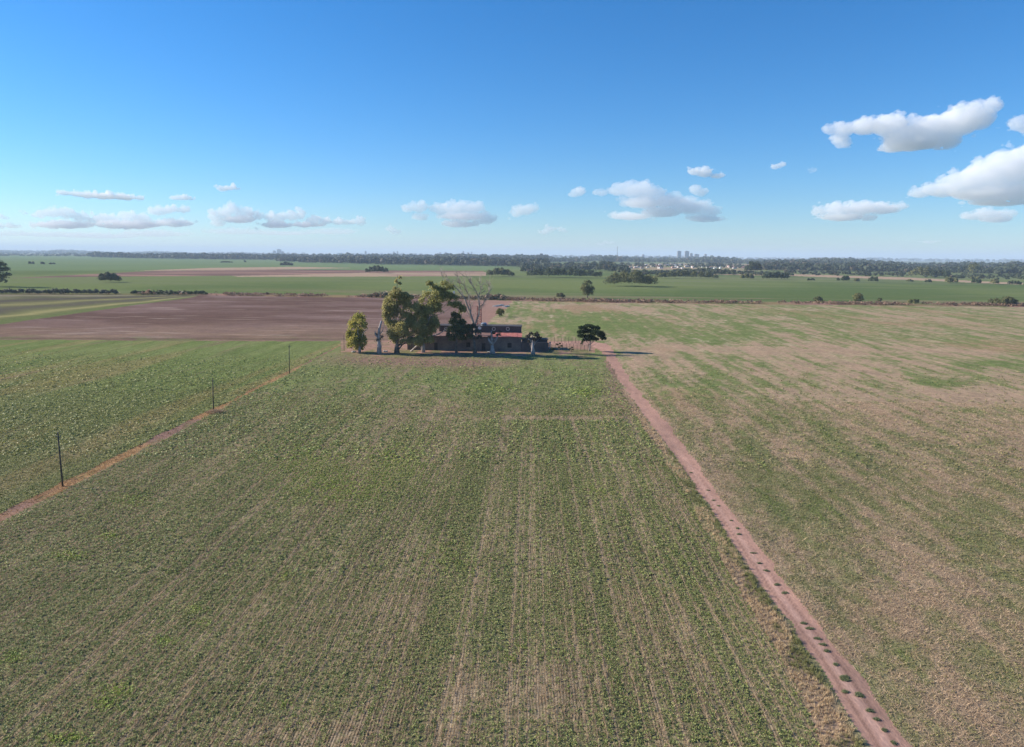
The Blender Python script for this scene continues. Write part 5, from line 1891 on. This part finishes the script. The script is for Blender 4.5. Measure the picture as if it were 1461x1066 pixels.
def build_clouds():
    L = [
        ('largest ragged white cloud high at the right with a curled left end', [(1183, 186, 9, 9), (1199, 201, 12, 15), (1205, 184, 18, 14), (1235, 179, 27, 18), (1270, 177, 32, 24), (1292, 190, 36, 24), (1325, 182, 36, 29), (1300, 203, 46, 16), (1275, 211, 24, 9), (1345, 196, 32, 24), (1367, 172, 36, 29), (1395, 165, 28, 26), (1414, 153, 14, 16)], 7.0),
        ('cloud fragment cut by the right edge beside the largest ragged cloud', [(1456, 177, 18, 14), (1470, 182, 18, 14)], 5.0),
        ('big sloping cloud bank cut by the right picture edge', [(1312, 275, 20, 10), (1345, 270, 28, 15), (1370, 259, 32, 24), (1400, 249, 36, 33), (1430, 238, 38, 41), (1468, 233, 44, 46), (1400, 275, 50, 15), (1450, 272, 50, 22), (1425, 288, 48, 8)], 6.0),
        ('low flat cloud under the sloping bank near the right edge', [(1385, 308, 18, 8), (1410, 304, 22, 10), (1434, 306, 16, 10), (1420, 312, 28, 7)], 4.0),
        ('long flat cloud left of the sloping bank above the right woods', [(1168, 301, 15, 9), (1195, 297, 24, 13), (1225, 297, 28, 14), (1258, 297, 28, 12), (1284, 294, 14, 6), (1200, 309, 36, 8), (1238, 310, 16, 7)], 5.0),
        ('small isolated white puff right of the wide middle cloud', [(992, 245, 11, 7), (1006, 246, 14, 10), (1022, 250, 12, 7)], 6.0),
        ('tiny isolated puff between the small puff and the largest cloud', [(1107, 238, 7, 5), (1114, 234, 7, 5)], 4.5),
        ('wide layered cloud in the middle right above the town', [(858, 274, 13, 8), (882, 271, 20, 12), (905, 270, 26, 16), (930, 275, 22, 15), (920, 288, 40, 13), (955, 287, 34, 14), (985, 295, 30, 15), (1010, 300, 20, 16), (1005, 311, 30, 8), (900, 308, 36, 8), (945, 302, 34, 11)], 4.5),
        ('small round puff just left of the wide layered cloud', [(819, 277, 7, 7), (827, 274, 9, 9)], 4.5),
        ('small puff above the right shoulder of the wide layered cloud', [(992, 272, 9, 8), (1000, 275, 9, 8)], 4.0),
        ('rounded white cloud pair above the tall feathery tree', [(583, 296, 13, 10), (598, 295, 14, 11), (600, 310, 14, 7), (628, 298, 15, 11), (648, 297, 21, 14), (672, 297, 21, 13), (660, 308, 40, 9), (692, 312, 20, 11), (655, 319, 32, 8)], 4.5),
        ('oval cloud just right of the rounded pair in the middle', [(737, 304, 11, 9), (750, 299, 15, 11), (762, 297, 8, 8)], 4.0),
        ('faint low puff below and right of the oval cloud', [(777, 330, 9, 7), (785, 326, 8, 7), (804, 329, 9, 5)], 3.0),
        ('faint low puff below the rounded pair on its left', [(558, 326, 9, 6), (566, 331, 9, 5)], 2.5),
        ('small bright puff highest in the left half of the sky', [(318, 269, 9, 5.5), (328, 267, 11, 7), (338, 269, 7, 4)], 5.0),
        ('long thin streak cloud at upper left', [(93, 275, 11, 5), (108, 275, 12, 6), (125, 278, 18, 7), (150, 279, 24, 8), (178, 281, 22, 7), (200, 282, 9, 5)], 5.0),
        ('short thin cloud right of the long streak at upper left', [(250, 282, 10, 5), (262, 282, 12, 6), (273, 283, 8, 4)], 4.0),
        ('billowing cloud heap left of centre above the dark wood', [(304, 307, 9, 9), (318, 304, 14, 12), (330, 298, 12, 12), (345, 303, 14, 10), (352, 306, 12, 8), (312, 316, 14, 11), (340, 312, 32, 9)], 5.5),
        ('low row of puffs right of the billowing heap', [(368, 308, 12, 9), (385, 309, 14, 8), (402, 309, 12, 9), (416, 308, 12, 10), (428, 305, 10, 11), (448, 313, 14, 7), (465, 315, 14, 7), (482, 316, 14, 6), (500, 317, 12, 5), (515, 315, 10, 8), (395, 320, 30, 8), (440, 320, 30, 6)], 5.0),
        ('low hazy cloud bank above the horizon at far left', [(55, 306, 14, 8), (75, 303, 16, 11), (95, 304, 16, 11), (115, 309, 16, 9), (140, 312, 18, 9), (160, 311, 14, 10), (182, 309, 14, 12), (202, 311, 16, 10), (222, 301, 14, 9), (240, 298, 18, 8), (262, 299, 14, 6), (90, 320, 50, 9), (180, 320, 60, 9), (250, 318, 34, 8)], 4.6),
        ('pale veil lowest above the horizon under the far left cloud bank', [(70, 334, 60, 6), (140, 336, 70, 6), (220, 333, 60, 7), (10, 333, 40, 6)], .8),
        ('pale veil low under the row of puffs left of centre', [(330, 330, 50, 7), (400, 332, 60, 6), (470, 330, 50, 6)], .7),
        ('tiny faint wisp below the long flat cloud near the right horizon', [(1325, 345, 12, 3), (1340, 344, 8, 2.5)], 1.6),
        ('tiny faint wisp right of the small tiny isolated puff', [(1156, 241, 6, 4), (1160, 243, 5, 3)], 1.3),
        ('faint flat wisp just above the horizon left of the radio mast', [(868, 346, 10, 3), (856, 348, 8, 2.5)], 1.2),
        ('faint pair of low puffs at the extreme left edge', [(5, 310, 10, 6), (-8, 322, 18, 7), (18, 322, 18, 5), (36, 304, 6, 5)], 2.2),
    ]
    for i, (lab, lumps, op) in enumerate(L):
        cloud(lab, lumps, 210 + i, op)


build_clouds()


# ------------------------------------------------------------------ air, light, sky
def build_haze():
    m = bpy.data.materials.new('air')
    m.use_nodes = True
    nt = m.node_tree
    nt.nodes.clear()
    out = nt.nodes.new('ShaderNodeOutputMaterial')
    v = nt.nodes.new('ShaderNodeVolumePrincipled')
    v.inputs['Color'].default_value = (.66, .81, 1.0, 1)
    v.inputs['Density'].default_value = HAZE
    v.inputs['Anisotropy'].default_value = 0.0
    nt.links.new(v.outputs[0], out.inputs['Volume'])
    b = MB()
    b.box(-26500, 26500, -450, 27000, -1.6, 190)
    o = b.build('haze', m)
    o['kind'] = 'stuff'


HAZE = 8.5e-5
SUN_EL = R(25)
SUN_AZ = R(-79)          # left of the rows' direction, a little ahead
build_haze()

sun = bpy.data.lights.new('sun', 'SUN')
so = bpy.data.objects.new('sun', sun)
C.objects.link(so)
sd = Vector((math.sin(SUN_AZ) * math.cos(SUN_EL), math.cos(SUN_AZ) * math.cos(SUN_EL), math.sin(SUN_EL)))
so.rotation_euler = sd.to_track_quat('Z', 'Y').to_euler()
so.location = sd * 200
sun.energy = 5.0
sun.angle = R(.5)
sun.color = (1.0, .91, .78)

wd = bpy.data.worlds.new('World')
bpy.context.scene.world = wd
wd.use_nodes = True
nt = wd.node_tree
bg = nt.nodes['Background']
sky = nt.nodes.new('ShaderNodeTexSky')
sky.sky_type = 'NISHITA'
sky.sun_disc = False
sky.sun_elevation = SUN_EL
sky.sun_rotation = SUN_AZ
sky.altitude = 30
sky.air_density = 1.0
sky.dust_density = 0.1
sky.ozone_density = 6.0
tone = nt.nodes.new('ShaderNodeMix')
tone.data_type = 'RGBA'
tone.blend_type = 'MULTIPLY'
tone.inputs['Factor'].default_value = 1
tone.inputs['B'].default_value = (.84, .92, 1.03, 1)
nt.links.new(sky.outputs[0], tone.inputs['A'])
hsv = nt.nodes.new('ShaderNodeHueSaturation')
hsv.inputs['Saturation'].default_value = 1.16
hsv.inputs['Hue'].default_value = .498
nt.links.new(tone.outputs['Result'], hsv.inputs['Color'])
nt.links.new(hsv.outputs[0], bg.inputs[0])
bg.inputs[1].default_value = 0.093

sc = bpy.context.scene
sc.view_settings.view_transform = 'Standard'
sc.view_settings.look = 'None'
sc.view_settings.gamma = 1
sc.view_settings.exposure = 0.76
sc.render.engine = 'CYCLES'
sc.cycles.max_bounces = 24
sc.cycles.volume_bounces = 20
sc.cycles.transparent_max_bounces = 16
sc.cycles.use_denoising = True
sc.cycles.sample_clamp_indirect = 5.0
